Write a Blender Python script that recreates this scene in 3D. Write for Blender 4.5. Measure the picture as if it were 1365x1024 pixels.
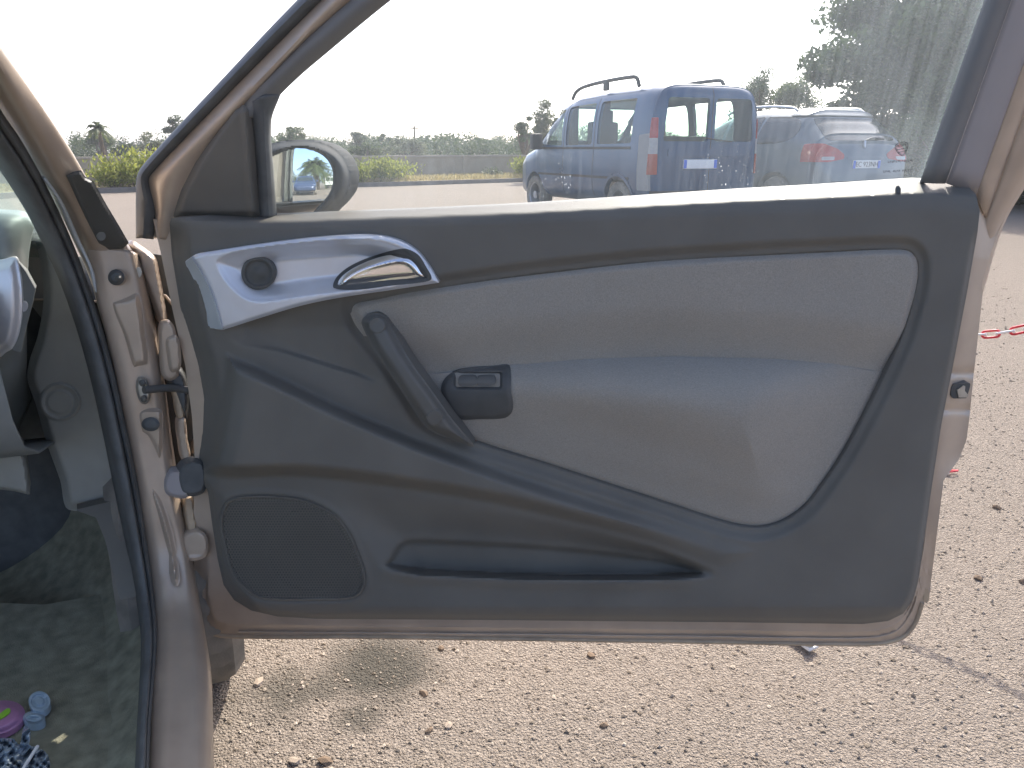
import bpy, bmesh, math, random
import numpy as np
from math import radians, sin, cos, tan, pi
from mathutils import Vector, Matrix

for o in list(bpy.data.objects):
    bpy.data.objects.remove(o, do_unlink=True)
SC = bpy.context.scene
COL = SC.collection

# ------------------------------------------------------------------ camera
CAM_H = 1.03
PITCH = radians(17.0)
FPX = 1025.0                       # focal length in photo pixels (photo 1365 x 1024)
cam_d = bpy.data.cameras.new('camera')
cam_d.sensor_width = 36.0
cam_d.lens = FPX / 1365.0 * 36.0
cam_d.clip_start = 0.02
cam_d.clip_end = 2000.0
cam = bpy.data.objects.new('camera', cam_d)
cam.location = (0, 0, CAM_H)
cam.rotation_euler = (pi / 2 - PITCH, 0, 0)
COL.objects.link(cam)
SC.camera = cam

# ------------------------------------------------------------------ sky, sun, exposure
SUN_AZ = radians(20.0)             # to the right of straight ahead (+Y)
SUN_EL = radians(41.0)
world = bpy.data.worlds.new('World')
SC.world = world
world.use_nodes = True
wn = world.node_tree
for n in list(wn.nodes):
    wn.nodes.remove(n)
sky = wn.nodes.new('ShaderNodeTexSky')
sky.sky_type = 'NISHITA'
sky.sun_disc = False
sky.sun_elevation = SUN_EL
sky.sun_rotation = SUN_AZ
sky.air_density = 0.5
sky.dust_density = 2.4
sky.ozone_density = 0.6
bg = wn.nodes.new('ShaderNodeBackground')
bg.inputs['Strength'].default_value = 0.15
wo = wn.nodes.new('ShaderNodeOutputWorld')
wn.links.new(sky.outputs['Color'], bg.inputs['Color'])
wn.links.new(bg.outputs['Background'], wo.inputs['Surface'])
sun_d = bpy.data.lights.new('sun', 'SUN')
sun_d.energy = 2.1
sun_d.angle = radians(0.53)
sun_d.color = (1.0, 0.94, 0.84)
sun = bpy.data.objects.new('sun', sun_d)
sdir = Vector((sin(SUN_AZ) * cos(SUN_EL), cos(SUN_AZ) * cos(SUN_EL), sin(SUN_EL)))
sun.rotation_euler = (-sdir).to_track_quat('-Z', 'Y').to_euler()
sun.location = (6, 14, 14)
COL.objects.link(sun)
SC.view_settings.view_transform = 'Standard'
SC.view_settings.look = 'None'
SC.view_settings.exposure = 1.72
SC.view_settings.gamma = 1.0
SC.view_settings.use_curve_mapping = False
SC.render.engine = 'CYCLES'
SC.cycles.max_bounces = 10
SC.cycles.transparent_max_bounces = 16

# ------------------------------------------------------------------ geometry of the shot
CP, SP = cos(PITCH), sin(PITCH)

def ray(px, py):
    a = (np.asarray(px, float) - 682.5) / FPX
    b = (512.0 - np.asarray(py, float)) / FPX
    return a, CP + b * SP, -SP + b * CP

DA = radians(2.2)                   # the open door stands almost square to the view
DO = np.array([0.0, 1.068, 0.0])
DN = np.array([-sin(DA), -cos(DA), 0.0])      # door normal, towards the cabin side

def dp(px, py, w=0.0, k=0.0, zb=0.95):
    """point of the door: w metres proud of its trim plane; k = lean of the window frame"""
    dx, dy, dz = ray(px, py)
    w = np.asarray(w, float)
    num = w + k * (CAM_H - zb) - (DN[0] * (0 - DO[0]) + DN[1] * (0 - DO[1]))
    den = DN[0] * dx + DN[1] * dy - k * dz
    t = num / den
    return np.stack([t * dx, t * dy, CAM_H + t * dz], -1)

def dpk(px, py, w=0.0):
    return dp(px, py, w, 0.28, 0.95)

def at(px, py, Y):
    dx, dy, dz = ray(px, py)
    t = np.asarray(Y, float) / dy
    return np.stack([t * dx, t * dy, CAM_H + t * dz], -1)

def gp(px, py, z=0.0):
    dx, dy, dz = ray(px, py)
    t = (np.asarray(z, float) - CAM_H) / dz
    return np.stack([t * dx, t * dy, CAM_H + t * dz], -1)

B0 = np.array([-0.474, 1.05, 0.0])
TH = radians(20.0)
BF = np.array([-sin(TH), cos(TH), 0.0])       # the car's own forward
BN = np.array([cos(TH), sin(TH), 0.0])        # out of the car's right side

def carp(s, o, z):
    return B0 + BF * s - BN * o + np.array([0, 0, z])

# ------------------------------------------------------------------ object helpers
def link(o):
    COL.objects.link(o)
    return o

def tag(o, label=None, cat=None, group=None, kind=None):
    if label: o['label'] = label
    if cat: o['category'] = cat
    if group: o['group'] = group
    if kind: o['kind'] = kind
    return o

def setparent(o, p):
    if p is not None:
        o.parent = p
        m = Matrix.Identity(4)
        q = p
        m = world_of(p)
        o.matrix_parent_inverse = m.inverted()
    return o

def world_of(o):
    loc = Matrix.Translation(o.location) @ o.rotation_euler.to_matrix().to_4x4()
    if o.parent is None:
        return loc
    return world_of(o.parent) @ o.matrix_parent_inverse @ loc

def empty(name, loc=(0, 0, 0), rz=0.0):
    o = bpy.data.objects.new(name, None)
    o.empty_display_size = 0.1
    o.location = loc
    o.rotation_euler = (0, 0, rz)
    return link(o)

def mesh_obj(name, verts, faces, mat, parent=None, smooth=True, sharp=40):
    me = bpy.data.meshes.new(name)
    me.from_pydata([tuple(map(float, v)) for v in verts], [], [tuple(map(int, f)) for f in faces])
    me.update()
    if smooth:
        me.shade_smooth()
        if sharp and sharp < 180:
            me.set_sharp_from_angle(angle=radians(sharp))
    else:
        me.shade_flat()
    o = bpy.data.objects.new(name, me)
    if mat: me.materials.append(mat)
    link(o)
    return setparent(o, parent)

def bm_obj(name, bm, mat, parent=None, smooth=True, sharp=40):
    me = bpy.data.meshes.new(name)
    bmesh.ops.recalc_face_normals(bm, faces=bm.faces)
    bm.to_mesh(me); bm.free()
    if smooth:
        me.shade_smooth()
        if sharp: me.set_sharp_from_angle(angle=radians(sharp))
    o = bpy.data.objects.new(name, me)
    if mat: me.materials.append(mat)
    link(o)
    return setparent(o, parent)

def fast_mesh(name, V, F, mat, parent=None, smooth=False):
    """V (n,3) array, F (m,k) int array"""
    me = bpy.data.meshes.new(name)
    n, (m, k) = len(V), F.shape
    me.vertices.add(n); me.loops.add(m * k); me.polygons.add(m)
    me.vertices.foreach_set('co', np.ascontiguousarray(V, dtype=np.float32).ravel())
    me.loops.foreach_set('vertex_index', np.ascontiguousarray(F, dtype=np.int32).ravel())
    me.polygons.foreach_set('loop_start', np.arange(0, m * k, k, dtype=np.int32))
    me.polygons.foreach_set('loop_total', np.full(m, k, dtype=np.int32))
    me.update(calc_edges=True)
    if smooth: me.shade_smooth()
    else: me.shade_flat()
    if mat: me.materials.append(mat)
    o = bpy.data.objects.new(name, me)
    link(o)
    return setparent(o, parent)

def catmull(P, n, closed=False):
    P = np.asarray(P, float)
    m = len(P)
    if m == 2 and not closed:
        t = np.linspace(0, 1, n)[:, None]
        return P[0] * (1 - t) + P[1] * t
    segs = m if closed else m - 1
    u = np.linspace(0, segs, n, endpoint=not closed)
    i = np.minimum(u.astype(int), segs - 1)
    t = (u - i)[:, None]
    if closed:
        g = lambda k: P[(i + k) % m]
        p0, p1, p2, p3 = g(-1), g(0), g(1), g(2)
    else:
        Q = np.vstack([2 * P[0] - P[1], P, 2 * P[-1] - P[-2]])
        p0, p1, p2, p3 = Q[i], Q[i + 1], Q[i + 2], Q[i + 3]
    # damped tangents keep uneven spacing from overshooting
    d1 = np.linalg.norm(p2 - p1, axis=1)[:, None] + 1e-9
    l0 = np.linalg.norm(p1 - p0, axis=1)[:, None] + 1e-9
    l2 = np.linalg.norm(p3 - p2, axis=1)[:, None] + 1e-9
    m1 = (p2 - p0) / (d1 + l0) * d1
    m2 = (p3 - p1) / (d1 + l2) * d1
    t2, t3 = t * t, t * t * t
    return (2 * t3 - 3 * t2 + 1) * p1 + (t3 - 2 * t2 + t) * m1 + (-2 * t3 + 3 * t2) * p2 + (t3 - t2) * m2

def sstep(a, b, x):
    t = np.clip((x - a) / (b - a), 0, 1)
    return t * t * (3 - 2 * t)

def sdf(x, y, poly):
    """signed distance in pixels, negative inside; also nearest boundary point"""
    P = np.asarray(poly, float)[:, :2]
    Q = np.roll(P, -1, axis=0)
    best = np.full(x.shape, 1e18); bx = np.zeros_like(x); by = np.zeros_like(y)
    ins = np.zeros(x.shape, bool)
    for (ax, ay), (cx, cy) in zip(P, Q):
        ex, ey = cx - ax, cy - ay
        L = ex * ex + ey * ey + 1e-12
        t = np.clip(((x - ax) * ex + (y - ay) * ey) / L, 0, 1)
        qx, qy = ax + t * ex, ay + t * ey
        d = (x - qx) ** 2 + (y - qy) ** 2
        k = d < best
        best = np.where(k, d, best); bx = np.where(k, qx, bx); by = np.where(k, qy, by)
        c = (ay > y) != (cy > y)
        with np.errstate(divide='ignore', invalid='ignore'):
            xi = ax + (y - ay) * ex / (ey if abs(ey) > 1e-12 else 1e-12)
        ins ^= c & (x < xi)
    d = np.sqrt(best)
    return np.where(ins, -d, d), bx, by

def relief(name, outline, wfun, mat, parent, step=3.0, conv=dp, skirt=0.02, spl=0, sharp=40, back=None):
    """a moulded piece: its outline and its relief w(x, y, signed distance), with a returned edge"""
    poly = np.asarray(outline, float)
    if spl: poly = catmull(poly, spl, closed=True)
    x0, y0 = poly.min(0)[:2] - step; x1, y1 = poly.max(0)[:2] + step
    xs = np.arange(x0, x1 + step, step); ys = np.arange(y0, y1 + step, step)
    X, Y = np.meshgrid(xs, ys)
    S, bx, by = sdf(X, Y, poly)
    ins = S < -0.28 * step
    Xs = np.where(ins, X, bx); Ys = np.where(ins, Y, by)
    S = np.where(ins, S, 0.0)
    q = ins[:-1, :-1] | ins[1:, :-1] | ins[1:, 1:] | ins[:-1, 1:]
    ny, nx = X.shape
    idx = np.arange(nx * ny).reshape(ny, nx)
    r, c = np.nonzero(q)
    F = np.stack([idx[r, c], idx[r + 1, c], idx[r + 1, c + 1], idx[r, c + 1]], 1)
    used = np.unique(F)
    remap = -np.ones(nx * ny, int); remap[used] = np.arange(len(used))
    F = remap[F]
    ux, uy, us = Xs.ravel()[used], Ys.ravel()[used], S.ravel()[used]
    W = wfun(ux, uy, us) if callable(wfun) else np.full(ux.shape, float(wfun))
    V = conv(ux, uy, W)
    if back is None: back = -DN
    if skirt:
        E = np.vstack([F[:, [0, 1]], F[:, [1, 2]], F[:, [2, 3]], F[:, [3, 0]]])
        key = np.sort(E, 1)
        code = key[:, 0] * 10000000 + key[:, 1]
        u, inv, cnt = np.unique(code, return_inverse=True, return_counts=True)
        B = E[cnt[inv] == 1]
        bv = np.unique(B)
        m2 = -np.ones(len(V), int); m2[bv] = len(V) + np.arange(len(bv))
        V = np.vstack([V, V[bv] + np.asarray(back) * skirt])
        SF = np.stack([B[:, 1], B[:, 0], m2[B[:, 0]], m2[B[:, 1]]], 1)
        F = np.vstack([F, SF])
    o = fast_mesh(name, V, F, mat, parent, smooth=True)
    o.data.set_sharp_from_angle(angle=radians(sharp))
    return o

def loft(name, polys, mat, parent, conv=at, N=60, M=4, solid=0.0, smooth_u=True, sharp=50, closed=False):
    R = [conv(*catmull(p, N).T) for p in polys]
    return loft3(name, R, mat, parent, M, solid, sharp, closed)

def loft3(name, R, mat, parent, M=4, solid=0.0, sharp=50, closed=False):
    R = np.stack(R)                       # (k, N, 3)
    k, N, _ = R.shape
    cols = []
    for i in range(N):
        n = k * M if closed else (k - 1) * M + 1
        cols.append(catmull(R[:, i, :], n, closed))
    G = np.stack(cols, 1)
    n = G.shape[0]
    idx = np.arange(n * N).reshape(n, N)
    a = idx if not closed else np.vstack([idx, idx[:1]])
    F = np.stack([a[:-1, :-1].ravel(), a[:-1, 1:].ravel(), a[1:, 1:].ravel(), a[1:, :-1].ravel()], 1)
    o = fast_mesh(name, G.reshape(-1, 3), F, mat, parent, smooth=True)
    o.data.set_sharp_from_angle(angle=radians(sharp))
    if solid:
        md = o.modifiers.new('thickness', 'SOLIDIFY'); md.thickness = solid; md.offset = 0
    return o

def tube_geo(P, rad, seg=10, closed=False, flat=1.0):
    P = np.asarray(P, float); n = len(P)
    rad = np.broadcast_to(np.asarray(rad, float), (n,))
    T = np.roll(P, -1, 0) - np.roll(P, 1, 0) if closed else np.gradient(P, axis=0)
    T /= np.linalg.norm(T, axis=1)[:, None] + 1e-12
    up = np.array([0, 0, 1.0]) if abs(T[0][2]) < 0.9 else np.array([1.0, 0, 0])
    V = []
    u = np.cross(T[0], up); u /= np.linalg.norm(u)
    for i in range(n):
        u = u - T[i] * np.dot(u, T[i]); u /= np.linalg.norm(u) + 1e-12
        v = np.cross(T[i], u)
        for j in range(seg):
            a = 2 * pi * j / seg
            V.append(P[i] + rad[i] * (cos(a) * u + sin(a) * v * flat))
    F = []
    for i in range(n if closed else n - 1):
        i2 = (i + 1) % n
        for j in range(seg):
            j2 = (j + 1) % seg
            F.append((i * seg + j, i * seg + j2, i2 * seg + j2, i2 * seg + j))
    if not closed:
        F.append(tuple(range(seg))[::-1]); F.append(tuple((n - 1) * seg + j for j in range(seg)))
    return V, F

def tube(name, P, rad, mat, parent=None, seg=10, closed=False, flat=1.0, sharp=60):
    V, F = tube_geo(P, rad, seg, closed, flat)
    return mesh_obj(name, V, F, mat, parent, True, sharp)

def add_geo(bm, V, F):
    vs = [bm.verts.new(tuple(map(float, v))) for v in V]
    for f in F:
        try: bm.faces.new([vs[i] for i in f])
        except ValueError: pass

def add_box(bm, c, s, rot=None, bev=0.0):
    r = bmesh.ops.create_cube(bm, size=1.0)
    vs = r['verts']
    bmesh.ops.scale(bm, vec=s, verts=vs)
    if bev:
        es = list({e for v in vs for e in v.link_edges})
        rr = bmesh.ops.bevel(bm, geom=es, offset=bev, segments=2, affect='EDGES', profile=0.7)
        vs = list({v for f in rr['faces'] for v in f.verts} | {v for v in vs if v.is_valid})
    if rot is not None: bmesh.ops.rotate(bm, cent=(0, 0, 0), matrix=rot, verts=vs)
    bmesh.ops.translate(bm, vec=c, verts=vs)

# ------------------------------------------------------------------ materials
def mat(name, col, rough=0.5, metal=0.0, spec=0.5, var=0.0, vscale=8.0, bump=0.0, bscale=200.0, coat=0.0,
        col2=None, detail=4.0, sheen=0.0, bdist=0.002):
    m = bpy.data.materials.new(name); m.use_nodes = True
    nt = m.node_tree; b = nt.nodes['Principled BSDF']
    b.inputs['Base Color'].default_value = (*col, 1)
    b.inputs['Roughness'].default_value = rough
    b.inputs['Metallic'].default_value = metal
    b.inputs['Specular IOR Level'].default_value = spec
    if coat: b.inputs['Coat Weight'].default_value = coat; b.inputs['Coat Roughness'].default_value = 0.12
    if sheen: b.inputs['Sheen Weight'].default_value = sheen
    tc = nt.nodes.new('ShaderNodeTexCoord')
    if var or col2:
        nz = nt.nodes.new('ShaderNodeTexNoise'); nz.inputs['Scale'].default_value = vscale
        nz.inputs['Detail'].default_value = detail
        nt.links.new(tc.outputs['Object'], nz.inputs['Vector'])
        rp = nt.nodes.new('ShaderNodeValToRGB')
        rp.color_ramp.elements[0].position = 0.32; rp.color_ramp.elements[1].position = 0.7
        c2 = col2 if col2 else tuple(min(1, c * (1 + var)) for c in col)
        c1 = col if col2 else tuple(c * (1 - var) for c in col)
        rp.color_ramp.elements[0].color = (*c1, 1); rp.color_ramp.elements[1].color = (*c2, 1)
        nt.links.new(nz.outputs['Fac'], rp.inputs['Fac'])
        nt.links.new(rp.outputs['Color'], b.inputs['Base Color'])
        mr = nt.nodes.new('ShaderNodeMapRange')
        mr.inputs['To Min'].default_value = max(0.02, rough - 0.08); mr.inputs['To Max'].default_value = min(1, rough + 0.1)
        nt.links.new(nz.outputs['Fac'], mr.inputs['Value']); nt.links.new(mr.outputs['Result'], b.inputs['Roughness'])
    if bump:
        n2 = nt.nodes.new('ShaderNodeTexNoise'); n2.inputs['Scale'].default_value = bscale
        n2.inputs['Detail'].default_value = 3.0
        nt.links.new(tc.outputs['Object'], n2.inputs['Vector'])
        bp_ = nt.nodes.new('ShaderNodeBump'); bp_.inputs['Strength'].default_value = bump
        bp_.inputs['Distance'].default_value = bdist
        nt.links.new(n2.outputs['Fac'], bp_.inputs['Height']); nt.links.new(bp_.outputs['Normal'], b.inputs['Normal'])
    return m

M = {}
M['paint'] = mat('beige_metallic_paint', (0.42, 0.335, 0.255), 0.42, 0.2, 0.5, var=0.10, vscale=14, bump=0.06, bscale=900, coat=0.35, bdist=0.0006)
M['paint_dirty_bounce'] = mat('dusty_beige_bounce_paint', (0.41, 0.32, 0.22), 0.55, 0.15, 0.4, var=0.22, vscale=22, bump=0.12, bscale=500, bdist=0.0008)  # dusty paint; its golden tint also carries ground bounce on the door hem
M['plastic'] = mat('charcoal_trim_plastic', (0.148, 0.139, 0.119), 0.46, 0, 0.12, var=0.08, vscale=10, bump=0.45, bscale=1300, bdist=0.0007)
M['plastic_s'] = mat('smooth_grey_plastic', (0.125, 0.120, 0.106), 0.48, 0, 0.22, var=0.08, vscale=20, bump=0.08, bscale=900, bdist=0.0004)
M['plastic_d'] = mat('dark_switch_plastic', (0.09, 0.089, 0.082), 0.5, 0, 0.25, var=0.1, vscale=30, bump=0.1, bscale=900, bdist=0.0004)
M['rubber'] = mat('black_rubber', (0.095, 0.098, 0.095), 0.62, 0, 0.35, var=0.2, vscale=40, bump=0.15, bscale=600, bdist=0.0006)
M['trimgrey'] = mat('grey_window_trim', (0.16, 0.16, 0.155), 0.55, 0, 0.4, var=0.06, vscale=12, bump=0.1, bscale=900, bdist=0.0004)
M['pillargrey'] = mat('grey_pillar_film', (0.30, 0.275, 0.265), 0.6, 0, 0.4, var=0.05, vscale=12, bump=0.1, bscale=900, bdist=0.0004)
M['silver'] = mat('silver_lacquered_plastic', (0.60, 0.61, 0.63), 0.34, 0.45, 0.5, var=0.04, vscale=30, bump=0.04, bscale=1200, bdist=0.0003)
M['silver_side'] = mat('light_grey_plastic_side', (0.42, 0.44, 0.44), 0.5, 0.0, 0.5, var=0.05, vscale=30)
M['chrome'] = mat('chrome', (0.86, 0.85, 0.85), 0.13, 1.0)
M['steel'] = mat('zinc_steel', (0.45, 0.44, 0.40), 0.4, 0.8, var=0.2, vscale=60)
M['carpet'] = mat('grey_carpet', (0.27, 0.262, 0.19), 0.95, 0, 0.1, var=0.25, vscale=40, bump=0.8, bscale=700, bdist=0.003)
M['dash'] = mat('blue_grey_dash_plastic', (0.20, 0.215, 0.205), 0.5, 0, 0.5, var=0.08, vscale=20, bump=0.25, bscale=1200, bdist=0.0006)
M['kick'] = mat('kick_panel_plastic', (0.30, 0.295, 0.26), 0.6, 0, 0.4, var=0.08, vscale=20, bump=0.2, bscale=1200, bdist=0.0006)
M['tyre'] = mat('dusty_tyre_rubber', (0.21, 0.19, 0.16), 0.8, 0, 0.3, var=0.25, vscale=20, bump=0.3, bscale=300)
M['wall'] = mat('old_concrete_wall', (0.29, 0.25, 0.195), 0.9, 0, 0.2, col2=(0.42, 0.365, 0.285), vscale=1.2, bump=0.6, bscale=12, bdist=0.02, detail=8)
M['wallcap'] = mat('wall_capping', (0.40, 0.35, 0.30), 0.9, 0, 0.2, var=0.15, vscale=3)
M['kerb'] = mat('kerb_concrete', (0.20, 0.18, 0.16), 0.9, 0, 0.2, var=0.25, vscale=3)
M['stone'] = mat('pale_stone', (0.38, 0.31, 0.24), 0.9, 0, 0.2, var=0.3, vscale=30)
M['stone_b'] = mat('brown_stone', (0.20, 0.145, 0.10), 0.9, 0, 0.2, var=0.3, vscale=30)
M['bark'] = mat('tree_bark', (0.10, 0.08, 0.06), 0.95, 0, 0.1, var=0.3, vscale=8, bump=0.6, bscale=20, bdist=0.02)
M['red_plastic'] = mat('red_chain_plastic', (0.62, 0.03, 0.045), 0.4, 0, 0.5, var=0.08, vscale=60)
M['white_plastic'] = mat('white_chain_plastic', (0.78, 0.77, 0.74), 0.45, 0, 0.5, var=0.05, vscale=60)

def fabric_mat():
    m = mat('grey_brown_seat_fabric', (0.17, 0.16, 0.143), 0.95, 0, 0.15, sheen=0.25)
    nt = m.node_tree; b = nt.nodes['Principled BSDF']
    tc = nt.nodes.new('ShaderNodeTexCoord')
    def noise(sx, sy, sz, det=2):
        mp = nt.nodes.new('ShaderNodeMapping'); mp.inputs['Scale'].default_value = (sx, sy, sz)
        nz = nt.nodes.new('ShaderNodeTexNoise'); nz.inputs['Scale'].default_value = 1.0; nz.inputs['Detail'].default_value = det
        nt.links.new(tc.outputs['Object'], mp.inputs['Vector']); nt.links.new(mp.outputs['Vector'], nz.inputs['Vector'])
        return nz.outputs['Fac']
    a = noise(1500, 1500, 320); c = noise(360, 360, 1500); d = noise(9, 9, 9, 4)
    ad = nt.nodes.new('ShaderNodeMath'); ad.operation = 'ADD'
    nt.links.new(a, ad.inputs[0]); nt.links.new(c, ad.inputs[1])
    mr = nt.nodes.new('ShaderNodeMapRange'); mr.inputs['From Min'].default_value = 0.7; mr.inputs['From Max'].default_value = 1.3
    mr.inputs['To Min'].default_value = 0.0; mr.inputs['To Max'].default_value = 1.0
    nt.links.new(ad.outputs[0], mr.inputs['Value'])
    mx = nt.nodes.new('ShaderNodeMix'); mx.data_type = 'RGBA'
    mx.inputs['A'].default_value = (0.275, 0.25, 0.208, 1); mx.inputs['B'].default_value = (0.375, 0.342, 0.288, 1)
    nt.links.new(mr.outputs['Result'], mx.inputs['Factor'])
    m2 = nt.nodes.new('ShaderNodeMix'); m2.data_type = 'RGBA'; m2.blend_type = 'MULTIPLY'; m2.inputs['Factor'].default_value = 0.12
    nt.links.new(mx.outputs['Result'], m2.inputs['A']); nt.links.new(d, m2.inputs['B'])
    nt.links.new(m2.outputs['Result'], b.inputs['Base Color'])
    bu = nt.nodes.new('ShaderNodeBump'); bu.inputs['Strength'].default_value = 0.5; bu.inputs['Distance'].default_value = 0.0012
    nt.links.new(ad.outputs[0], bu.inputs['Height']); nt.links.new(bu.outputs['Normal'], b.inputs['Normal'])
    return m
M['fabric'] = fabric_mat()

def dusty_glass(name, tint, dust, streak=0.0, spots=0.0, dcol=(0.75, 0.80, 0.80)):
    """thin pane: clear, mirror-like by Fresnel, and carrying dust that catches the light"""
    m = bpy.data.materials.new(name); m.use_nodes = True
    nt = m.node_tree; nt.nodes.clear()
    out = nt.nodes.new('ShaderNodeOutputMaterial')
    tr = nt.nodes.new('ShaderNodeBsdfTransparent'); tr.inputs['Color'].default_value = (*tint, 1)
    gl = nt.nodes.new('ShaderNodeBsdfGlossy'); gl.inputs['Roughness'].default_value = 0.02
    fr = nt.nodes.new('ShaderNodeFresnel'); fr.inputs['IOR'].default_value = 1.45
    m1 = nt.nodes.new('ShaderNodeMixShader')
    ge = nt.nodes.new('ShaderNodeNewGeometry'); iv = nt.nodes.new('ShaderNodeMath'); iv.operation = 'SUBTRACT'; iv.inputs[0].default_value = 1.0
    nt.links.new(ge.outputs['Backfacing'], iv.inputs[1]); mu = nt.nodes.new('ShaderNodeMath'); mu.operation = 'MULTIPLY'
    nt.links.new(iv.outputs[0], mu.inputs[0]); nt.links.new(fr.outputs['Fac'], mu.inputs[1])
    nt.links.new(mu.outputs[0], m1.inputs['Fac']); nt.links.new(tr.outputs[0], m1.inputs[1]); nt.links.new(gl.outputs[0], m1.inputs[2])
    tl = nt.nodes.new('ShaderNodeBsdfTranslucent'); tl.inputs['Color'].default_value = (*dcol, 1)
    df = nt.nodes.new('ShaderNodeBsdfDiffuse'); df.inputs['Color'].default_value = (*dcol, 1)
    md = nt.nodes.new('ShaderNodeMixShader'); md.inputs['Fac'].default_value = 0.25
    nt.links.new(tl.outputs[0], md.inputs[1]); nt.links.new(df.outputs[0], md.inputs[2])
    m2 = nt.nodes.new('ShaderNodeMixShader')
    nt.links.new(m1.outputs[0], m2.inputs[1]); nt.links.new(md.outputs[0], m2.inputs[2])
    nt.links.new(m2.outputs[0], out.inputs['Surface'])
    m2.inputs['Fac'].default_value = dust
    if streak:
        tc = nt.nodes.new('ShaderNodeTexCoord')
        def noise(scale, rot, det=3, lo=0.35, hi=0.75):
            mp = nt.nodes.new('ShaderNodeMapping'); mp.inputs['Scale'].default_value = scale; mp.inputs['Rotation'].default_value = rot
            nz = nt.nodes.new('ShaderNodeTexNoise'); nz.inputs['Scale'].default_value = 1; nz.inputs['Detail'].default_value = det
            nt.links.new(tc.outputs['Object'], mp.inputs['Vector']); nt.links.new(mp.outputs['Vector'], nz.inputs['Vector'])
            mr = nt.nodes.new('ShaderNodeMapRange'); mr.inputs['From Min'].default_value = lo; mr.inputs['From Max'].default_value = hi
            nt.links.new(nz.outputs['Fac'], mr.inputs['Value']); return mr.outputs['Result']
        def op(a, b_, o='ADD'):
            n = nt.nodes.new('ShaderNodeMath'); n.operation = o
            for i, v in enumerate((a, b_)):
                if isinstance(v, (int, float)): n.inputs[i].default_value = v
                else: nt.links.new(v, n.inputs[i])
            return n.outputs[0]
        run = noise((130, 1, 5), (0, radians(12), 0))
        run2 = noise((420, 1, 9), (0, radians(16), 0), 2, 0.5, 0.85)
        cloud = noise((5, 1, 4), (0, 0, 0), 4, 0.3, 0.75)
        a = op(op(run, 0.6 * streak, 'MULTIPLY'), op(run2, 0.5 * streak, 'MULTIPLY'))
        a = op(a, op(cloud, 0.9 * streak, 'MULTIPLY'))
        # the rear of the pane is the dirtier end
        sx = nt.nodes.new('ShaderNodeSeparateXYZ'); nt.links.new(tc.outputs['Object'], sx.inputs[0])
        gr = nt.nodes.new('ShaderNodeMapRange'); gr.inputs['From Min'].default_value = 0.22; gr.inputs['From Max'].default_value = 0.62
        nt.links.new(sx.outputs['X'], gr.inputs['Value'])
        rear = op(gr.outputs['Result'], op(op(run, 0.6), op(cloud, 0.6), 'ADD'), 'MULTIPLY')
        a = op(a, op(rear, 0.045, 'MULTIPLY'))
        fac = op(a, dust)
        if spots:
            # dried splashes, thick where the cloud of them is
            vo = nt.nodes.new('ShaderNodeTexVoronoi'); vo.inputs['Scale'].default_value = 1.0
            mp = nt.nodes.new('ShaderNodeMapping'); mp.inputs['Scale'].default_value = (330, 60, 120); mp.inputs['Rotation'].default_value = (0, radians(10), 0)
            nt.links.new(tc.outputs['Object'], mp.inputs['Vector']); nt.links.new(mp.outputs['Vector'], vo.inputs['Vector'])
            mr = nt.nodes.new('ShaderNodeMapRange'); mr.inputs['From Min'].default_value = 0.20; mr.inputs['From Max'].default_value = 0.10
            nt.links.new(vo.outputs['Distance'], mr.inputs['Value'])
            def near(pt, r):
                vm = nt.nodes.new('ShaderNodeVectorMath'); vm.operation = 'DISTANCE'
                nt.links.new(tc.outputs['Object'], vm.inputs[0]); vm.inputs[1].default_value = pt
                k = nt.nodes.new('ShaderNodeMapRange'); k.inputs['From Min'].default_value = r; k.inputs['From Max'].default_value = r * 0.3
                nt.links.new(vm.outputs['Value'], k.inputs['Value']); return k.outputs['Result']
            reg = op(near(tuple(dpk(965, 235, -0.055)), 0.055), op(near(tuple(dpk(735, 240, -0.055)), 0.05), 0.6, 'MULTIPLY'))
            thin = noise((60, 3, 60), (0, 0, 0), 2, 0.45, 0.6)
            sp = op(op(mr.outputs['Result'], reg, 'MULTIPLY'), op(thin, spots, 'MULTIPLY'), 'MULTIPLY')
            fac = op(fac, sp)
        cl = nt.nodes.new('ShaderNodeClamp'); cl.inputs['Max'].default_value = 0.9
        nt.links.new(fac, cl.inputs['Value']); nt.links.new(cl.outputs[0], m2.inputs['Fac'])
    return m
M['glass'] = dusty_glass('dusty_door_glass', (0.95, 0.98, 0.97), 0.010, 0.042, 0.8, (0.66, 0.76, 0.82))
M['windscreen'] = dusty_glass('dusty_windscreen_glass', (0.85, 0.95, 0.92), 0.10)
M['vanglass'] = dusty_glass('van_window_glass', (0.86, 0.95, 0.92), 0.03)
M['mirror'] = mat('mirror_silver', (0.86, 0.90, 0.90), 0.015, 1.0)

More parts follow.
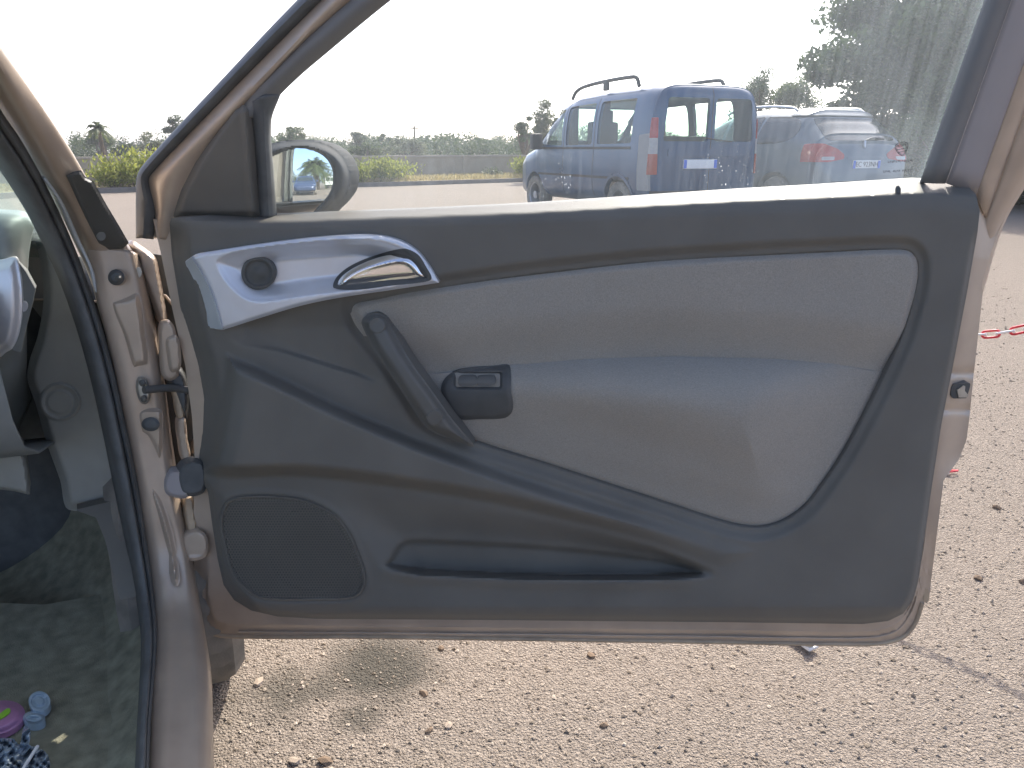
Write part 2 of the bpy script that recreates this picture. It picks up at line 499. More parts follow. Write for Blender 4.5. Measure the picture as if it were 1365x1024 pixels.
# ------------------------------------------------------------------ ground
def ground_mat():
    m = bpy.data.materials.new('pale_gritty_asphalt'); m.use_nodes = True
    nt = m.node_tree; b = nt.nodes['Principled BSDF']; b.inputs['Roughness'].default_value = 0.95
    b.inputs['Specular IOR Level'].default_value = 0.2
    tc = nt.nodes.new('ShaderNodeTexCoord')
    def L(a, c): nt.links.new(a, c)
    def noise(s, det=4, rough=0.6):
        n = nt.nodes.new('ShaderNodeTexNoise'); n.inputs['Scale'].default_value = s; n.inputs['Detail'].default_value = det
        n.inputs['Roughness'].default_value = rough
        L(tc.outputs['Object'], n.inputs['Vector']); return n.outputs['Fac']
    def mixc(f, a, c, mode='MIX'):
        x = nt.nodes.new('ShaderNodeMix'); x.data_type = 'RGBA'; x.blend_type = mode
        for s, v in (('Factor', f), ('A', a), ('B', c)):
            if isinstance(v, (tuple, float)): x.inputs[s].default_value = v if isinstance(v, float) else (*v, 1)
            else: L(v, x.inputs[s])
        return x.outputs['Result']
    def rng(v, a, c, lo=0.0, hi=1.0):
        r = nt.nodes.new('ShaderNodeMapRange'); L(v, r.inputs['Value'])
        r.inputs['From Min'].default_value = a; r.inputs['From Max'].default_value = c
        r.inputs['To Min'].default_value = lo; r.inputs['To Max'].default_value = hi
        return r.outputs['Result']
    def math_(o, a, c):
        n = nt.nodes.new('ShaderNodeMath'); n.operation = o
        for i, v in enumerate((a, c)):
            if isinstance(v, (int, float)): n.inputs[i].default_value = v
            else: L(v, n.inputs[i])
        return n.outputs[0]
    base = mixc(rng(noise(0.7, 5), 0.3, 0.7), (0.213, 0.172, 0.137), (0.265, 0.215, 0.171))
    base = mixc(rng(noise(9, 5), 0.35, 0.7, 0, 0.5), base, (0.283, 0.241, 0.195))
    vo = nt.nodes.new('ShaderNodeTexVoronoi'); vo.inputs['Scale'].default_value = 190; L(tc.outputs['Object'], vo.inputs['Vector'])
    hs = nt.nodes.new('ShaderNodeSeparateColor'); L(vo.outputs['Color'], hs.inputs[0])
    grit = mixc(rng(hs.outputs[0], 0, 1), (0.123, 0.100, 0.079), (0.361, 0.306, 0.249))
    base = mixc(0.60, base, grit)
    vo2 = nt.nodes.new('ShaderNodeTexVoronoi'); vo2.inputs['Scale'].default_value = 420; L(tc.outputs['Object'], vo2.inputs['Vector'])
    hs2 = nt.nodes.new('ShaderNodeSeparateColor'); L(vo2.outputs['Color'], hs2.inputs[0])
    base = mixc(0.42, base, mixc(hs2.outputs[1], (0.097, 0.078, 0.062), (0.387, 0.337, 0.282)))
    # an old oil stain soaked into the surface beside the wheel
    dark = None
    for (px, py, r) in ((505, 890, 0.16), (540, 885, 0.09), (380, 925, 0.10), (440, 915, 0.07), (480, 950, 0.06)):
        vm = nt.nodes.new('ShaderNodeVectorMath'); vm.operation = 'DISTANCE'
        L(tc.outputs['Object'], vm.inputs[0]); vm.inputs[1].default_value = tuple(gp(px, py))
        d = math_('ADD', vm.outputs['Value'], rng(noise(14, 4), 0, 1, -0.05, 0.05))
        v = rng(d, r, r * 0.35, 0.0, 1.0 if r > 0.12 else 0.75)
        dark = v if dark is None else math_('MAXIMUM', dark, v)
    base = mixc(dark, base, (0.085, 0.077, 0.062))
    L(base, b.inputs['Base Color'])
    h = math_('ADD', math_('MULTIPLY', noise(60, 6, 0.7), 1.0), math_('MULTIPLY', rng(vo.outputs['Distance'], 0, 0.7, 1, 0), 0.7))
    h = math_('ADD', h, math_('MULTIPLY', rng(vo2.outputs['Distance'], 0, 0.7, 1, 0), 0.25))
    bu = nt.nodes.new('ShaderNodeBump'); bu.inputs['Strength'].default_value = 0.9; bu.inputs['Distance'].default_value = 0.006
    L(h, bu.inputs['Height']); L(bu.outputs['Normal'], b.inputs['Normal'])
    return m
M['ground'] = ground_mat()
M['soil'] = mat('dry_grass_soil', (0.30, 0.24, 0.15), 0.95, 0, 0.1, col2=(0.42, 0.36, 0.20), vscale=2.5, bump=0.8, bscale=20, bdist=0.03, detail=8)

def plane_grid(name, x0, x1, y0, y1, nx, ny, z, mt, amp=0.0):
    xs = np.linspace(x0, x1, nx); ys = np.linspace(y0, y1, ny)
    X, Y = np.meshgrid(xs, ys)
    Z = np.full_like(X, z) + amp * (np.sin(X * 3.1 + Y * 1.7) + np.sin(Y * 4.3 - X * 2.2))
    idx = np.arange(nx * ny).reshape(ny, nx)
    F = np.stack([idx[:-1, :-1].ravel(), idx[:-1, 1:].ravel(), idx[1:, 1:].ravel(), idx[1:, :-1].ravel()], 1)
    return fast_mesh(name, np.stack([X.ravel(), Y.ravel(), Z.ravel()], 1), F, mt, None, True)
tag(plane_grid('ground', -700, 700, -500, 900, 3, 3, 0.0, M['ground']), kind='structure')

# the back of the lot: kerb, dry verge, wall
WP = np.array([gp(-200, 283)[:2], gp(120, 258)[:2], gp(500, 249)[:2], gp(690, 243)[:2], gp(900, 238.5)[:2], gp(1300, 233)[:2]])
# keep it one gentle curve
def off(P, d):
    T = np.gradient(P, axis=0); T /= np.linalg.norm(T, axis=1)[:, None]
    return P + np.stack([-T[:, 1], T[:, 0]], 1) * d
LINE = catmull(WP, 60)
def strip(name, d0, d1, z0, z1, mt, kind='structure'):
    a, b = off(LINE, d0), off(LINE, d1); n = len(a)
    V = np.vstack([np.c_[a, np.full(n, z0)], np.c_[b, np.full(n, z1)]])
    F = np.stack([np.arange(n - 1), np.arange(1, n), n + np.arange(1, n), n + np.arange(n - 1)], 1)
    o = fast_mesh(name, V, F, mt); return tag(o, kind=kind)
strip('verge', 0.12, 60.0, 0.10, 0.10, M['soil'])
def wall_sweep(name, d0, d1, z0, z1, mt, parent=None, jag=0.0):
    a, b = off(LINE, d0), off(LINE, d1); n = len(a)
    r = np.random.RandomState(3); zt = z1 + r.uniform(-jag, jag, n)
    V = np.vstack([np.c_[a, np.full(n, z0)], np.c_[a, zt], np.c_[b, zt], np.c_[b, np.full(n, z0)]])
    F = []
    for k in range(3):
        i = np.arange(n - 1)
        F.append(np.stack([k * n + i, k * n + i + 1, (k + 1) * n + i + 1, (k + 1) * n + i], 1))
    return fast_mesh(name, V, np.vstack(F), mt, parent)
k = wall_sweep('kerb', 0.0, 0.12, -0.05, 0.12, M['kerb']); tag(k, kind='structure')
wl = wall_sweep('boundary_wall', 2.2, 2.45, 0.0, 0.78, M['wall'])
tag(wl, 'low rendered concrete boundary wall running across behind the lot', 'wall')
wall_sweep('capping', 2.17, 2.48, 0.78, 0.83, M['wallcap'], wl, 0.006)
# pilasters and construction joints of the wall
PL = off(LINE, 2.2); PT = np.gradient(PL, axis=0)
for i in range(4, 58, 6):
    bm = bmesh.new(); ang = math.atan2(PT[i][1], PT[i][0])
    add_box(bm, (0, 0, 0), (0.24, 0.14, 0.74), Matrix.Rotation(ang, 3, 'Z'))
    bmesh.ops.translate(bm, vec=(PL[i][0], PL[i][1], 0.45), verts=bm.verts)
    bm_obj('pilaster', bm, M['wall'], wl, False)

# ------------------------------------------------------------------ the scrapped car with its door open
car = empty('car', tuple(carp(0, 0.3, 0)))
tag(car, 'beige metallic hatchback with its passenger door swung wide open', 'car')

# --- outlines, in photo pixels, of everything on the door
BELT = [(345, 287), (420, 284.5), (480, 282), (600, 277), (700, 272), (800, 265.5), (900, 258.5), (1000, 252), (1100, 246.5), (1228, 238)]
LEFT = [(226, 298), (229, 340), (241, 413), (262, 486), (270, 532), (268, 575), (263, 610), (266, 636)]
PANEL = ([(228, 291), (262, 289)] + BELT + [(1262, 239.5), (1288, 246), (1301, 259), (1306, 282), (1303, 310), (1290, 385), (1271, 485),
         (1255, 565), (1242, 650), (1224, 775), (1217, 800), (1204, 818), (1184, 828), (1150, 832), (960, 829.5), (800, 828), (640, 826.5),
         (420, 825), (370, 822), (335, 814), (312, 800), (298, 780), (290, 745), (283, 700), (277, 655)] + LEFT[::-1])
INSERT = [(466, 410), (474, 400), (500, 393.5), (580, 380), (700, 362), (850, 346), (1000, 336), (1120, 330), (1195, 327.5), (1215, 331), (1226, 344),
          (1228, 366), (1222, 400), (1205, 455), (1185, 500), (1160, 550), (1130, 605), (1100, 650), (1075, 680), (1045, 700),
          (1015, 708), (985, 706), (950, 697), (880, 674), (800, 648), (720, 622), (640, 597), (600, 582), (565, 562), (540, 524), (515, 488), (488, 452), (472, 430)]
INS = catmull(INSERT, 300, True)
DIV = np.array([(560, 500), (600, 497), (680, 487), (780, 479), (900, 476.5), (1040, 479), (1110, 485), (1150, 492.5), (1190, 498), (1240, 502)])
RIDGE = [(300, 470), (320, 478), (360, 495), (400, 514), (450, 538), (500, 560), (560, 585), (630, 611), (700, 636), (800, 668), (900, 697), (960, 716), (1010, 735)]
CREASE = np.array([(200, 636), (340, 636), (400, 637.5), (460, 643), (520, 651), (600, 663), (680, 678), (780, 702), (860, 723), (930, 750), (960, 762)])
BULGE = np.array(RIDGE + [(965, 757), (930, 747)] + [tuple(p) for p in CREASE[::-1][2:-2]] + [(270, 633), (281, 590), (291, 540), (297, 500)], float)
BULGE = catmull(BULGE, 240, True)
PTOP = np.array([(505, 722), (545, 718), (620, 720), (700, 724), (800, 733), (880, 744), (937, 761)])
PBOT = np.array([(505, 753), (560, 761), (700, 767), (850, 768), (937, 765)])
POCKET = catmull([(514, 754), (520, 742), (530, 726), (545, 718), (620, 720), (700, 724), (800, 733), (880, 744), (920, 755), (937, 763), (900, 767), (850, 768), (700, 767), (560, 761)], 160, True)
SPK = catmull([(293, 694), (304, 667), (337, 660), (386, 662), (416, 669), (445, 685), (466, 711), (480, 744), (487, 767), (485, 785), (471, 798),
               (416, 801), (348, 799), (328, 787), (310, 767), (299, 732)], 160, True)
BEZ = [(247, 350), (253, 344), (262, 338.5), (330, 328), (400, 319), (460, 314), (500, 314), (530, 320), (555, 334), (573, 356), (585, 377),
       (520, 387), (450, 397.5), (400, 408), (350, 423), (297, 440), (274, 437), (272, 412), (262, 380)]

def ix(a, xs):
    a = np.asarray(a, float); return np.interp(xs, a[:, 0], a[:, 1])

def ledge(x, y):
    yb = np.where(x < 1228, ix(BELT, x), 238 + (x - 1228) * 0.05)
    lw = np.interp(x, [345, 600, 900, 1228], [10, 13, 18, 25])
    t = (y - yb) / lw
    w = np.where(t < 0.8, -0.06 + 0.052 * np.clip(t, 0, 1) / 0.8, -0.008 * np.clip(1.9 - t, 0, 1.1) ** 2 / 1.21)
    return np.where(x < 345, w * sstep(225, 345, x), w)

def bulge_w(x, y):
    sb, _, _ = sdf(x, y, BULGE)
    amp = np.interp(x, [266, 500, 700, 950], [0.05, 0.042, 0.028, 0.006])
    lx = np.interp(y, [470, 500, 540, 590, 633], [300, 297, 291, 281, 270])
    e = sstep(0, 20, -sb) * (0.55 + 0.45 * sstep(0, 42, x - lx))
    return amp * e

def pocket_w(x, y):
    yc, yt, yb = ix(CREASE, x), ix(PTOP, x), ix(PBOT, x)
    xl = np.interp(y, [640, 680, 720, 760], [425, 450, 480, 505])
    m = sstep(0, 62, x - xl) * (1 - sstep(900, 960, x))
    s = np.clip((y - yc) / np.maximum(yt - yc, 6), 0, 1)
    w = -0.026 * m * sstep(0, 1, s) * (1 - sstep(yb - 2, yb + 7, y))
    sp, _, _ = sdf(x, y, POCKET)
    w = w - 0.014 * (1 - sstep(-np.interp(y, [715, 745, 765], [9, 8, 3]), 0.5, sp))
    lip = np.exp(-((y - yb - 9) / 8) ** 2) * sstep(490, 540, x) * (1 - sstep(900, 950, x))
    return w + 0.005 * lip

def w_panel(x, y, s):
    d = -s
    w = ledge(x, y)
    w = w - 0.010 * (1 - sstep(0, 8, d)) * sstep(300, 340, y)
    xl = ix([(b, a) for a, b in LEFT], y)
    w = w - 0.035 * (1 - sstep(0, 30, x - xl)) * (1 - sstep(610, 660, y)) * sstep(290, 340, y)
    w = w - 0.018 * (1 - sstep(0, 26, x - 1 * np.interp(y, [636, 700, 780, 820], [268, 283, 298, 330]))) * sstep(630, 680, y)
    w = w - 0.012 * (1 - sstep(0, 22, 829 - y))          # tucks under at the bottom
    w = w + bulge_w(x, y) + pocket_w(x, y)
    # shallow dish between the bezel and the ridge
    yr = ix(RIDGE, x); dish = sstep(8, 50, yr - y) * (1 - sstep(470, 520, x)) * sstep(300, 330, x) * sstep(395, 440, y)
    crest = ix([(300, 455), (380, 469), (470, 497), (530, 520)], x)
    w = w - 0.010 * dish * sstep(-4, 4, crest - y) - 0.004 * dish
    si, _, _ = sdf(x, y, INS)
    w = w - 0.010 * (1 - sstep(0, 15, si)) - 0.02 * (1 - sstep(-14, -3, si))
    sz, _, _ = sdf(x, y, BEZ)
    w = w - 0.035 * (1 - sstep(-10, -3, sz))
    ss, _, _ = sdf(x, y, SPK)
    w = w + 0.003 * np.exp(-((ss - 3) / 4) ** 2) - 0.012 * (1 - sstep(-6, -1, ss))
    return w

# --- the steel door
DOOR = [(204, 292), (214, 336), (231, 418), (247, 488), (256, 556), (260, 620), (258, 690), (258, 760), (262, 815), (274, 842), (298, 851),
        (500, 852), (700, 855), (960, 859), (1100, 861.5), (1171, 861), (1202, 853), (1220, 834), (1230, 806), (1240, 790), (1241, 776), (1250, 704),
        (1258, 640), (1278, 613), (1288, 588), (1292, 560), (1297, 509), (1310, 392), (1309, 378), (1321, 336), (1335, 300), (1350, 272), (1300, 262),
        (1228, 246), (900, 268), (600, 287), (345, 294), (228, 296)]
def w_door(x, y, s):
    d = -s
    w = np.full_like(x, -0.042)
    low = sstep(690, 780, y)
    w = w - 0.007 * (1 - sstep(7, 9.5, d)) * low - 0.008 * (1 - sstep(15, 17, d)) * low
    right = sstep(1235, 1262, x) * (1 - sstep(600, 660, y))
    w = w - 0.030 * right * sstep(0, 1, (x - np.interp(y, [345, 500, 650], [1292, 1262, 1240])) / 40)
    w = w - 0.006 * np.exp(-((y - 497) / 5) ** 2) * right - 0.006 * np.exp(-((y - 546) / 5) ** 2) * right
    left = (1 - sstep(0, 40, x - 215)) * (1 - low)
    sp_, _, _ = sdf(x, y, PANEL)
    return w - 0.01 * left - 0.06 * sstep(8, 22, -sp_)
door = relief('door', DOOR, w_door, M['paint'], car, 3.5, dp, 0.05)
door['label'] = 'open passenger door seen from its cabin side'

HB0 = catmull([(262, 812), (276, 842), (300, 850.5), (500, 851.5), (700, 854.5), (960, 858.5), (1100, 861), (1171, 860.5), (1202, 852.5), (1219, 834), (1229, 806)], 120)
tube('door_hem', dp(HB0[:, 0], HB0[:, 1] - 3, -0.058), 0.0042, M['paint_dirty_bounce'], door, 8)  # golden hem colour stands in for warm light bounced off the sunlit ground
HB1 = catmull([(318, 842), (400, 843), (500, 843.5), (700, 845.5), (960, 848.5), (1100, 850.5), (1165, 849), (1195, 840), (1211, 822), (1221, 798), (1238, 690)], 120)
tube('hem_bead', dp(HB1[:, 0], HB1[:, 1], -0.049), 0.0016, M['paint'], door, 6)
HB2 = catmull([(345, 826), (420, 833), (500, 834.5), (700, 836), (960, 838.5), (1150, 840.5), (1188, 833), (1210, 814), (1222, 780), (1240, 672)], 120)
tube('panel_bead', dp(HB2[:, 0], HB2[:, 1], -0.043), 0.0013, M['paint'], door, 6)
trim = relief('trim_panel', PANEL, w_panel, M['plastic'], door, 2.6, dp, 0.03)

# --- cloth insert: upper field and padded armrest below it
def split(poly, up):
    D = catmull(DIV, 90)
    top = [p for p in poly if (p[1] < np.interp(p[0], DIV[:, 0], DIV[:, 1])) == up]
    return top
n0 = len(INS)
below = np.array([p[1] > np.interp(p[0], DIV[:, 0], DIV[:, 1]) for p in INS])
def cut_poly(sel, fwd):
    i = [j for j in range(n0) if sel[j] and not sel[j - 1]][0]
    run = []
    j = i
    while sel[j % n0]:
        run.append(INS[j % n0]); j += 1
    a, b = run[-1], run[0]
    xs = np.linspace(a[0], b[0], 70)[1:-1]
    return np.vstack([run, np.stack([xs, np.interp(xs, DIV[:, 0], DIV[:, 1])], 1)])
rngc = np.random.RandomState(5)
def w_up(x, y, s):
    d, _, _ = sdf(x, y, INS); d = -d
    q = ix(DIV, x) - y
    return -0.013 * (1 - sstep(0, 13, d)) - 0.020 * (1 - sstep(0, 70, q)) - 0.004 + 0.0022 * np.sin(x * 0.018 + 1) * np.sin(y * 0.03) \
        - 0.004 * np.exp(-(((x - 560) - (y - 460) * 1.0) / 26) ** 2) * (x < 640)
def w_low(x, y, s):
    d, _, _ = sdf(x, y, INS); d = -d
    q = y - ix(DIV, x)
    A = 0.066 * np.interp(x, [560, 600, 680, 1000, 1100, 1150, 1190], [0.45, 0.75, 1, 1, 0.72, 0.4, 0.05])
    rise = 1 - (1 - np.clip(q / 78, 0, 1)) ** 2.4
    body = rise * (0.12 + 0.88 * sstep(0, 150, d))
    fold = -0.0030 * np.exp(-((y - (548 + (x - 720) * 0.26)) / 24) ** 2) * sstep(640, 760, x) * (1 - sstep(880, 1130, x))
    fold2 = 0.002 * np.exp(-((y - (590 + (x - 720) * 0.22)) / 18) ** 2) * sstep(640, 760, x)
    return -0.013 * (1 - sstep(0, 13, d)) - 0.022 + A * body + fold + fold2
relief('cloth_insert', cut_poly(~below, 1), w_up, M['fabric'], door, 2.6, dp, 0.02)
relief('armrest_pad', cut_poly(below, 1), w_low, M['fabric'], door, 2.6, dp, 0.02)

# --- window switch console
SW = catmull([(588, 520), (592, 506), (604, 496.5), (625, 491), (660, 488), (678, 487), (681, 500), (681, 520), (684, 538), (682, 550), (672, 557.5),
              (640, 559), (608, 558), (598, 545)], 120, True)
def w_sw(x, y, s):
    w = w_low(x, y, s) + 0.006 - 0.004 * (1 - sstep(0, 6, -s))
    rec = ((x > 604) & (x < 670) & (y > 497) & (y < 519))
    e = sstep(604, 609, x) * (1 - sstep(665, 670, x)) * sstep(495, 499, y) * (1 - sstep(514, 520, y))
    return w - 0.008 * e
relief('switch_console', SW, w_sw, M['plastic_d'], door, 2.0, dp, 0.01)
for xa in (612, 637):
    P = catmull([(xa, 503), (xa + 11, 501), (xa + 22, 502), (xa + 23, 512), (xa + 12, 515), (xa, 514)], 40, True)
    relief('window_switch', P, lambda x, y, s: w_sw(x, y, np.full_like(x, -20.)) + 0.006 + 0.003 * np.cos((y - 508) / 5), M['plastic_s'], door, 1.2, dp, 0.006)

# --- grab handle
GH = catmull([(482, 432), (484, 424), (491, 419.5), (503, 417.5), (513, 422), (520, 434), (545, 478), (575, 520), (602, 558), (622, 582), (632, 595.5),
              (618, 592), (598, 585), (577, 576), (566, 567), (545, 536), (520, 498), (498, 464)], 160, True)
def w_gh(x, y, s):
    d = -s
    t = np.clip(((x - 500) * 130 + (y - 430) * 165) / (130 ** 2 + 165 ** 2), 0, 1)
    ax = np.interp(y, [420, 595], [498, 628]); side = (x - ax) - 0.0
    h = 0.016 + 0.034 * np.sin(pi * np.clip(t * 0.93 + 0.03, 0, 1)) ** 0.8
    return h - 0.016 * (1 - sstep(0, 13, d)) ** 1.5 - 0.0004 * np.clip(side - 4, 0, 30) + 0.004 * sstep(0.55, 0.9, t)
relief('grab_handle', GH, w_gh, M['plastic_s'], door, 1.8, dp, 0.035)
def circ(cx, cy, r, ry=None, n=40, rot=0.0):
    a = np.linspace(0, 2 * pi, n, endpoint=False); ry = r if ry is None else ry
    u, v = np.cos(a) * r, np.sin(a) * ry
    return np.stack([cx + u * cos(rot) - v * sin(rot), cy + u * sin(rot) + v * cos(rot)], 1)
for cx, cy in ((503, 434), (579, 557)):
    relief('screw_cap', circ(cx, cy, 11.5), lambda x, y, s: w_gh(x, y, np.full_like(x, -9.)) + 0.0030 - 0.0030 * (1 - sstep(0, 1.6, -s)), M['plastic_s'], door, 1.5, dp, 0.005)

# --- silver bezel with tweeter and release lever
BEZO = np.vstack([catmull(BEZ[2:11], 70), catmull(BEZ[10:16], 50), np.array(BEZ[16:18]), catmull(BEZ[17:19] + BEZ[0:3], 20)])
REC = catmull([(288, 350), (300, 340), (330, 332), (380, 325), (440, 320), (490, 319), (522, 325), (546, 338), (562, 355), (570, 373), (520, 381), (450, 390), (400, 396),
               (350, 403), (328, 399), (305, 380)], 120, True)
def w_bez(x, y, s):
    ridge = np.interp(y, [338, 360, 380, 400, 440], [256, 270, 280, 287, 297])
    w = 0.012 + 0.010 * np.sin(np.clip((x - 250) / 340, 0, 1) * pi)
    w = w - 0.004 * (1 - sstep(0, 4, -s))
    w = w - 0.022 * (1 - sstep(-22, 2, x - ridge))
    sr, _, _ = sdf(x, y, REC)
    dep = np.interp(x, [290, 350, 450, 570], [0.010, 0.020, 0.030, 0.032])
    return w - dep * sstep(0, 24, -sr) - 0.003 * sstep(0, 4, -sr)
bez = relief('handle_bezel', BEZO, w_bez, M['silver'], door, 1.8, dp, 0.03)
SIDE = [(247, 350), (255, 343), (266, 360), (279, 384), (288, 408), (296, 439), (274, 437), (272, 412), (262, 380)]
relief('bezel_end', SIDE, lambda x, y, s: w_bez(x, y, np.full_like(x, -9.)) + 0.004, M['silver_side'], door, 1.8, dp, 0.006)
relief('bezel_screw', circ(271, 391, 4.6, 6), lambda x, y, s: w_bez(x, y, np.full_like(x, -9.)) + 0.003, M['plastic_d'], door, 1.2, dp, 0.006)
TWW = float(w_bez(np.array([344.]), np.array([364.]), np.array([-9.]))[0])
relief('tweeter', circ(344, 364, 22.5), lambda x, y, s: TWW + 0.007 + 0.002 * sstep(0, 3, -s) - 0.004 * sstep(4, 7, -s) + 0.003 * sstep(10, 22, -s), M['plastic_d'], door, 1.2, dp, 0.02)
LEV = catmull([(450, 384), (451, 375), (461, 364), (480, 353), (505, 343.5), (530, 338), (546, 338.5), (556, 345), (564, 356), (570, 371), (560, 374.5), (520, 378), (480, 382)], 120, True)
LEVI = catmull([(457, 381), (461, 373), (480, 361), (505, 353), (530, 348), (543, 350), (553, 358), (560, 369), (520, 375), (480, 380)], 90, True)
def w_lev(x, y, s):
    si, _, _ = sdf(x, y, LEVI)
    return 0.006 + 0.013 * (1 - (1 - np.clip(-s / 15, 0, 1)) ** 2) - 0.0035 * sstep(0, 5, -si)
relief('release_lever', LEV, w_lev, M['chrome'], door, 1.4, dp, 0.012)
relief('lever_recess', catmull([(445, 384), (447, 372), (460, 359), (480, 348), (505, 339), (528, 333), (542, 332), (557, 340), (568, 356), (575, 372), (560, 377), (520, 381), (480, 386)], 80, True), lambda x, y, s: w_bez(x, y, np.full_like(x, -9.)) + 0.0012, M['plastic_d'], door, 1.5, dp, 0.003)

# --- loudspeaker grille: a sheet perforated with small hexagonal holes, the cone behind it
def grille():
    V, F = [], []
    vid = {}
    def vert(x, y, w):
        k = (round(x * 20), round(y * 20), round(w * 1e4))
        if k not in vid:
            vid[k] = len(V); V.append((x, y, w))
        return vid[k]
    R = 2.25; dx = R * math.sqrt(3); dy = 1.5 * R
    cx, cy = [], []
    for j in range(int(150 / dy)):
        for i in range(int(210 / dx)):
            cx.append(288 + i * dx + (j % 2) * dx / 2); cy.append(655 + j * dy)
    cx, cy = np.array(cx), np.array(cy)
    S, _, _ = sdf(cx, cy, SPK)
    for x, y, s in zip(cx, cy, S):
        if s > -3: continue
        o = [vert(x + R * sin(pi / 3 * q), y + R * cos(pi / 3 * q), 0.0) for q in range(6)]
        r = R * 0.55
        i = [vert(x + r * sin(pi / 3 * q), y + r * cos(pi / 3 * q), 0.0) for q in range(6)]
        b = [vert(x + r * sin(pi / 3 * q), y + r * cos(pi / 3 * q), -0.0022) for q in range(6)]
        for q in range(6):
            p = (q + 1) % 6
            F.append((o[q], o[p], i[p], i[q])); F.append((i[q], i[p], b[p], b[q]))
    V = np.array(V)
    d = np.hypot(V[:, 0] - 390, V[:, 1] - 732)
    P = dp(V[:, 0], V[:, 1], V[:, 2] + 0.002 + 0.004 * (1 - (d / 110) ** 2))
    return P, np.array(F)
gv, gf = grille()
sg = fast_mesh('speaker_grille', gv, gf, M['plastic'], door)
relief('grille_rim', SPK, lambda x, y, s: 0.003 + 0.0035 * sstep(0, 2, -s) - 0.0065 * sstep(3, 5.5, -s) - 0.008 * sstep(5, 7, -s), M['plastic'], door, 1.6, dp, 0.01)
relief('speaker_backing', SPK, -0.0065, M['plastic_d'], door, 4, dp, 0.004)
relief('speaker_cone', circ(412, 735, 58, 58), lambda x, y, s: -0.005 + 0.003 * sstep(0, 3, -s) - 0.003 * sstep(5, 8, -s), M['plastic_d'], door, 2.5, dp, 0.006)

# --- upper window frame
def fr(name, polys, mt, M_=4, N=90, solid=0.006, conv=dpk):
    return loft(name, polys, mt, door, conv, N, M_, solid)
TOPO = [(470, -70), (600, -190), (800, -300), (1100, -350), (1420, -350)]
s0 = [(184, 318), (184, 262), (185.5, 236), (193, 222), (240, 170), (300, 106), (360, 42), (401, 0)] + TOPO
s2 = [(203, 318), (206, 280), (196, 240), (205, 226), (250, 178), (313, 113), (378, 48), (427, 0), (495, -65), (615, -175), (805, -283), (1100, -332), (1415, -332)]
sm = [((a[0] + b[0]) / 2 - 1, (a[1] + b[1]) / 2 - 1) for a, b in zip(s0, s2)]
wz = lambda L, w: [(a, b, w) for a, b in L]
fr('frame_seal', [wz(s0, -0.075), wz(sm, -0.045), wz(s2, -0.056)], M['rubber'])
p0 = [(206, 318), (207, 284), (195, 238), (203, 226), (250, 178), (313, 113), (378, 48), (427, 0), (495, -65), (615, -175), (805, -283), (1100, -332), (1415, -332)]
p1 = [(217, 318), (219, 284), (225, 246), (238, 220), (274, 180), (328, 126), (388, 64), (443, 6), (512, -56), (630, -166), (812, -270), (1100, -318), (1410, -318)]
p2 = [(235, 318), (238, 284), (252, 243), (272, 208), (300, 168), (336, 128), (395, 62), (467, 0), (538, -58), (655, -150), (825, -246), (1100, -292), (1400, -294)]
fr('window_frame', [wz(p0, -0.062), wz(p1, -0.040), wz(p2, -0.050)], M['paint'], 5)
t1 = [(348, 160), (362, 136), (395, 102), (430, 72), (517, 0), (600, -62), (700, -130), (850, -210), (1100, -252), (1392, -256)]
t0 = [(318, 150), (330, 126), (356, 100), (400, 58), (467, 0), (538, -58), (655, -150), (825, -246), (1100, -292), (1400, -294)]
tm = [((a[0] + b[0]) / 2, (a[1] + b[1]) / 2) for a, b in zip(t0, t1)]
fr('window_channel', [wz(t0, -0.049), wz(tm, -0.042), wz(t1, -0.058)], M['trimgrey'])
fr('window_run', [wz([(334, 138), (340, 175), (344, 230), (348, 290)], -0.046), wz([(350, 128), (352, 175), (355, 230), (358, 290)], -0.036),
                  wz([(372, 124), (359, 160), (362, 230), (367, 290)], -0.058)], M['rubber'], 4, 40)
SAIL = [(312, 141), (322, 139.5), (335, 143), (339, 172), (343, 230), (349, 290), (228, 291), (240, 256), (262, 214), (288, 174)]
relief('mirror_sail_panel', SAIL, lambda x, y, s: -0.034 - 0.010 * (1 - sstep(0, 10, -s)) + 0.006 * np.exp(-((x - np.interp(y, [140, 290], [325, 336])) / 4) ** 2), M['plastic'], door, 2.6, dpk, 0.02)

g0 = [(1228, 244), (1315, 0), (1352, -100), (1395, -256)]
g1 = [(1243, 244), (1330, 0), (1366, -100), (1405, -275)]
g2 = [(1258, 244), (1345, 0), (1380, -100), (1412, -290)]
g3 = [(1261, 244), (1348, 0), (1383, -100), (1414, -292)]
g4 = [(1300, 258), (1392, 0), (1428, -100), (1440, -300)]
g5 = [(1312, 290), (1416, 0), (1452, -100), (1455, -310)]
g6 = [(1309, 388), (1480, 30), (1510, -100), (1490, -330)]
fr('window_channel', [wz(g0, -0.056), wz(g1, -0.040), wz(g2, -0.046)], M['trimgrey'], 4, 30)
fr('pillar_film', [wz(g3, -0.048), wz([((a[0] + b[0]) / 2, (a[1] + b[1]) / 2) for a, b in zip(g3, g4)], -0.046), wz(g4, -0.050)], M['pillargrey'], 3, 30)
fr('window_frame', [wz(g4, -0.052), wz([((a[0] + b[0]) / 2, (a[1] + b[1]) / 2) for a, b in zip(g4, g5)], -0.050), wz(g5, -0.056)], M['paint'], 3, 30)
g6 = [(1307, 392), (1335, 300), (1365, 247), (1400, 190), (1480, 30), (1540, -200), (1500, -340)]
g5b = [(1290, 392), (1310, 300), (1330, 245), (1349, 190), (1408, 30), (1460, -150), (1457, -312)]
fr('frame_flange', [wz(g5b, -0.058), wz([((a[0] + b[0]) / 2, (a[1] + b[1]) / 2) for a, b in zip(g5b, g6)], -0.056), wz(g6, -0.075)], M['paint'], 3, 60)

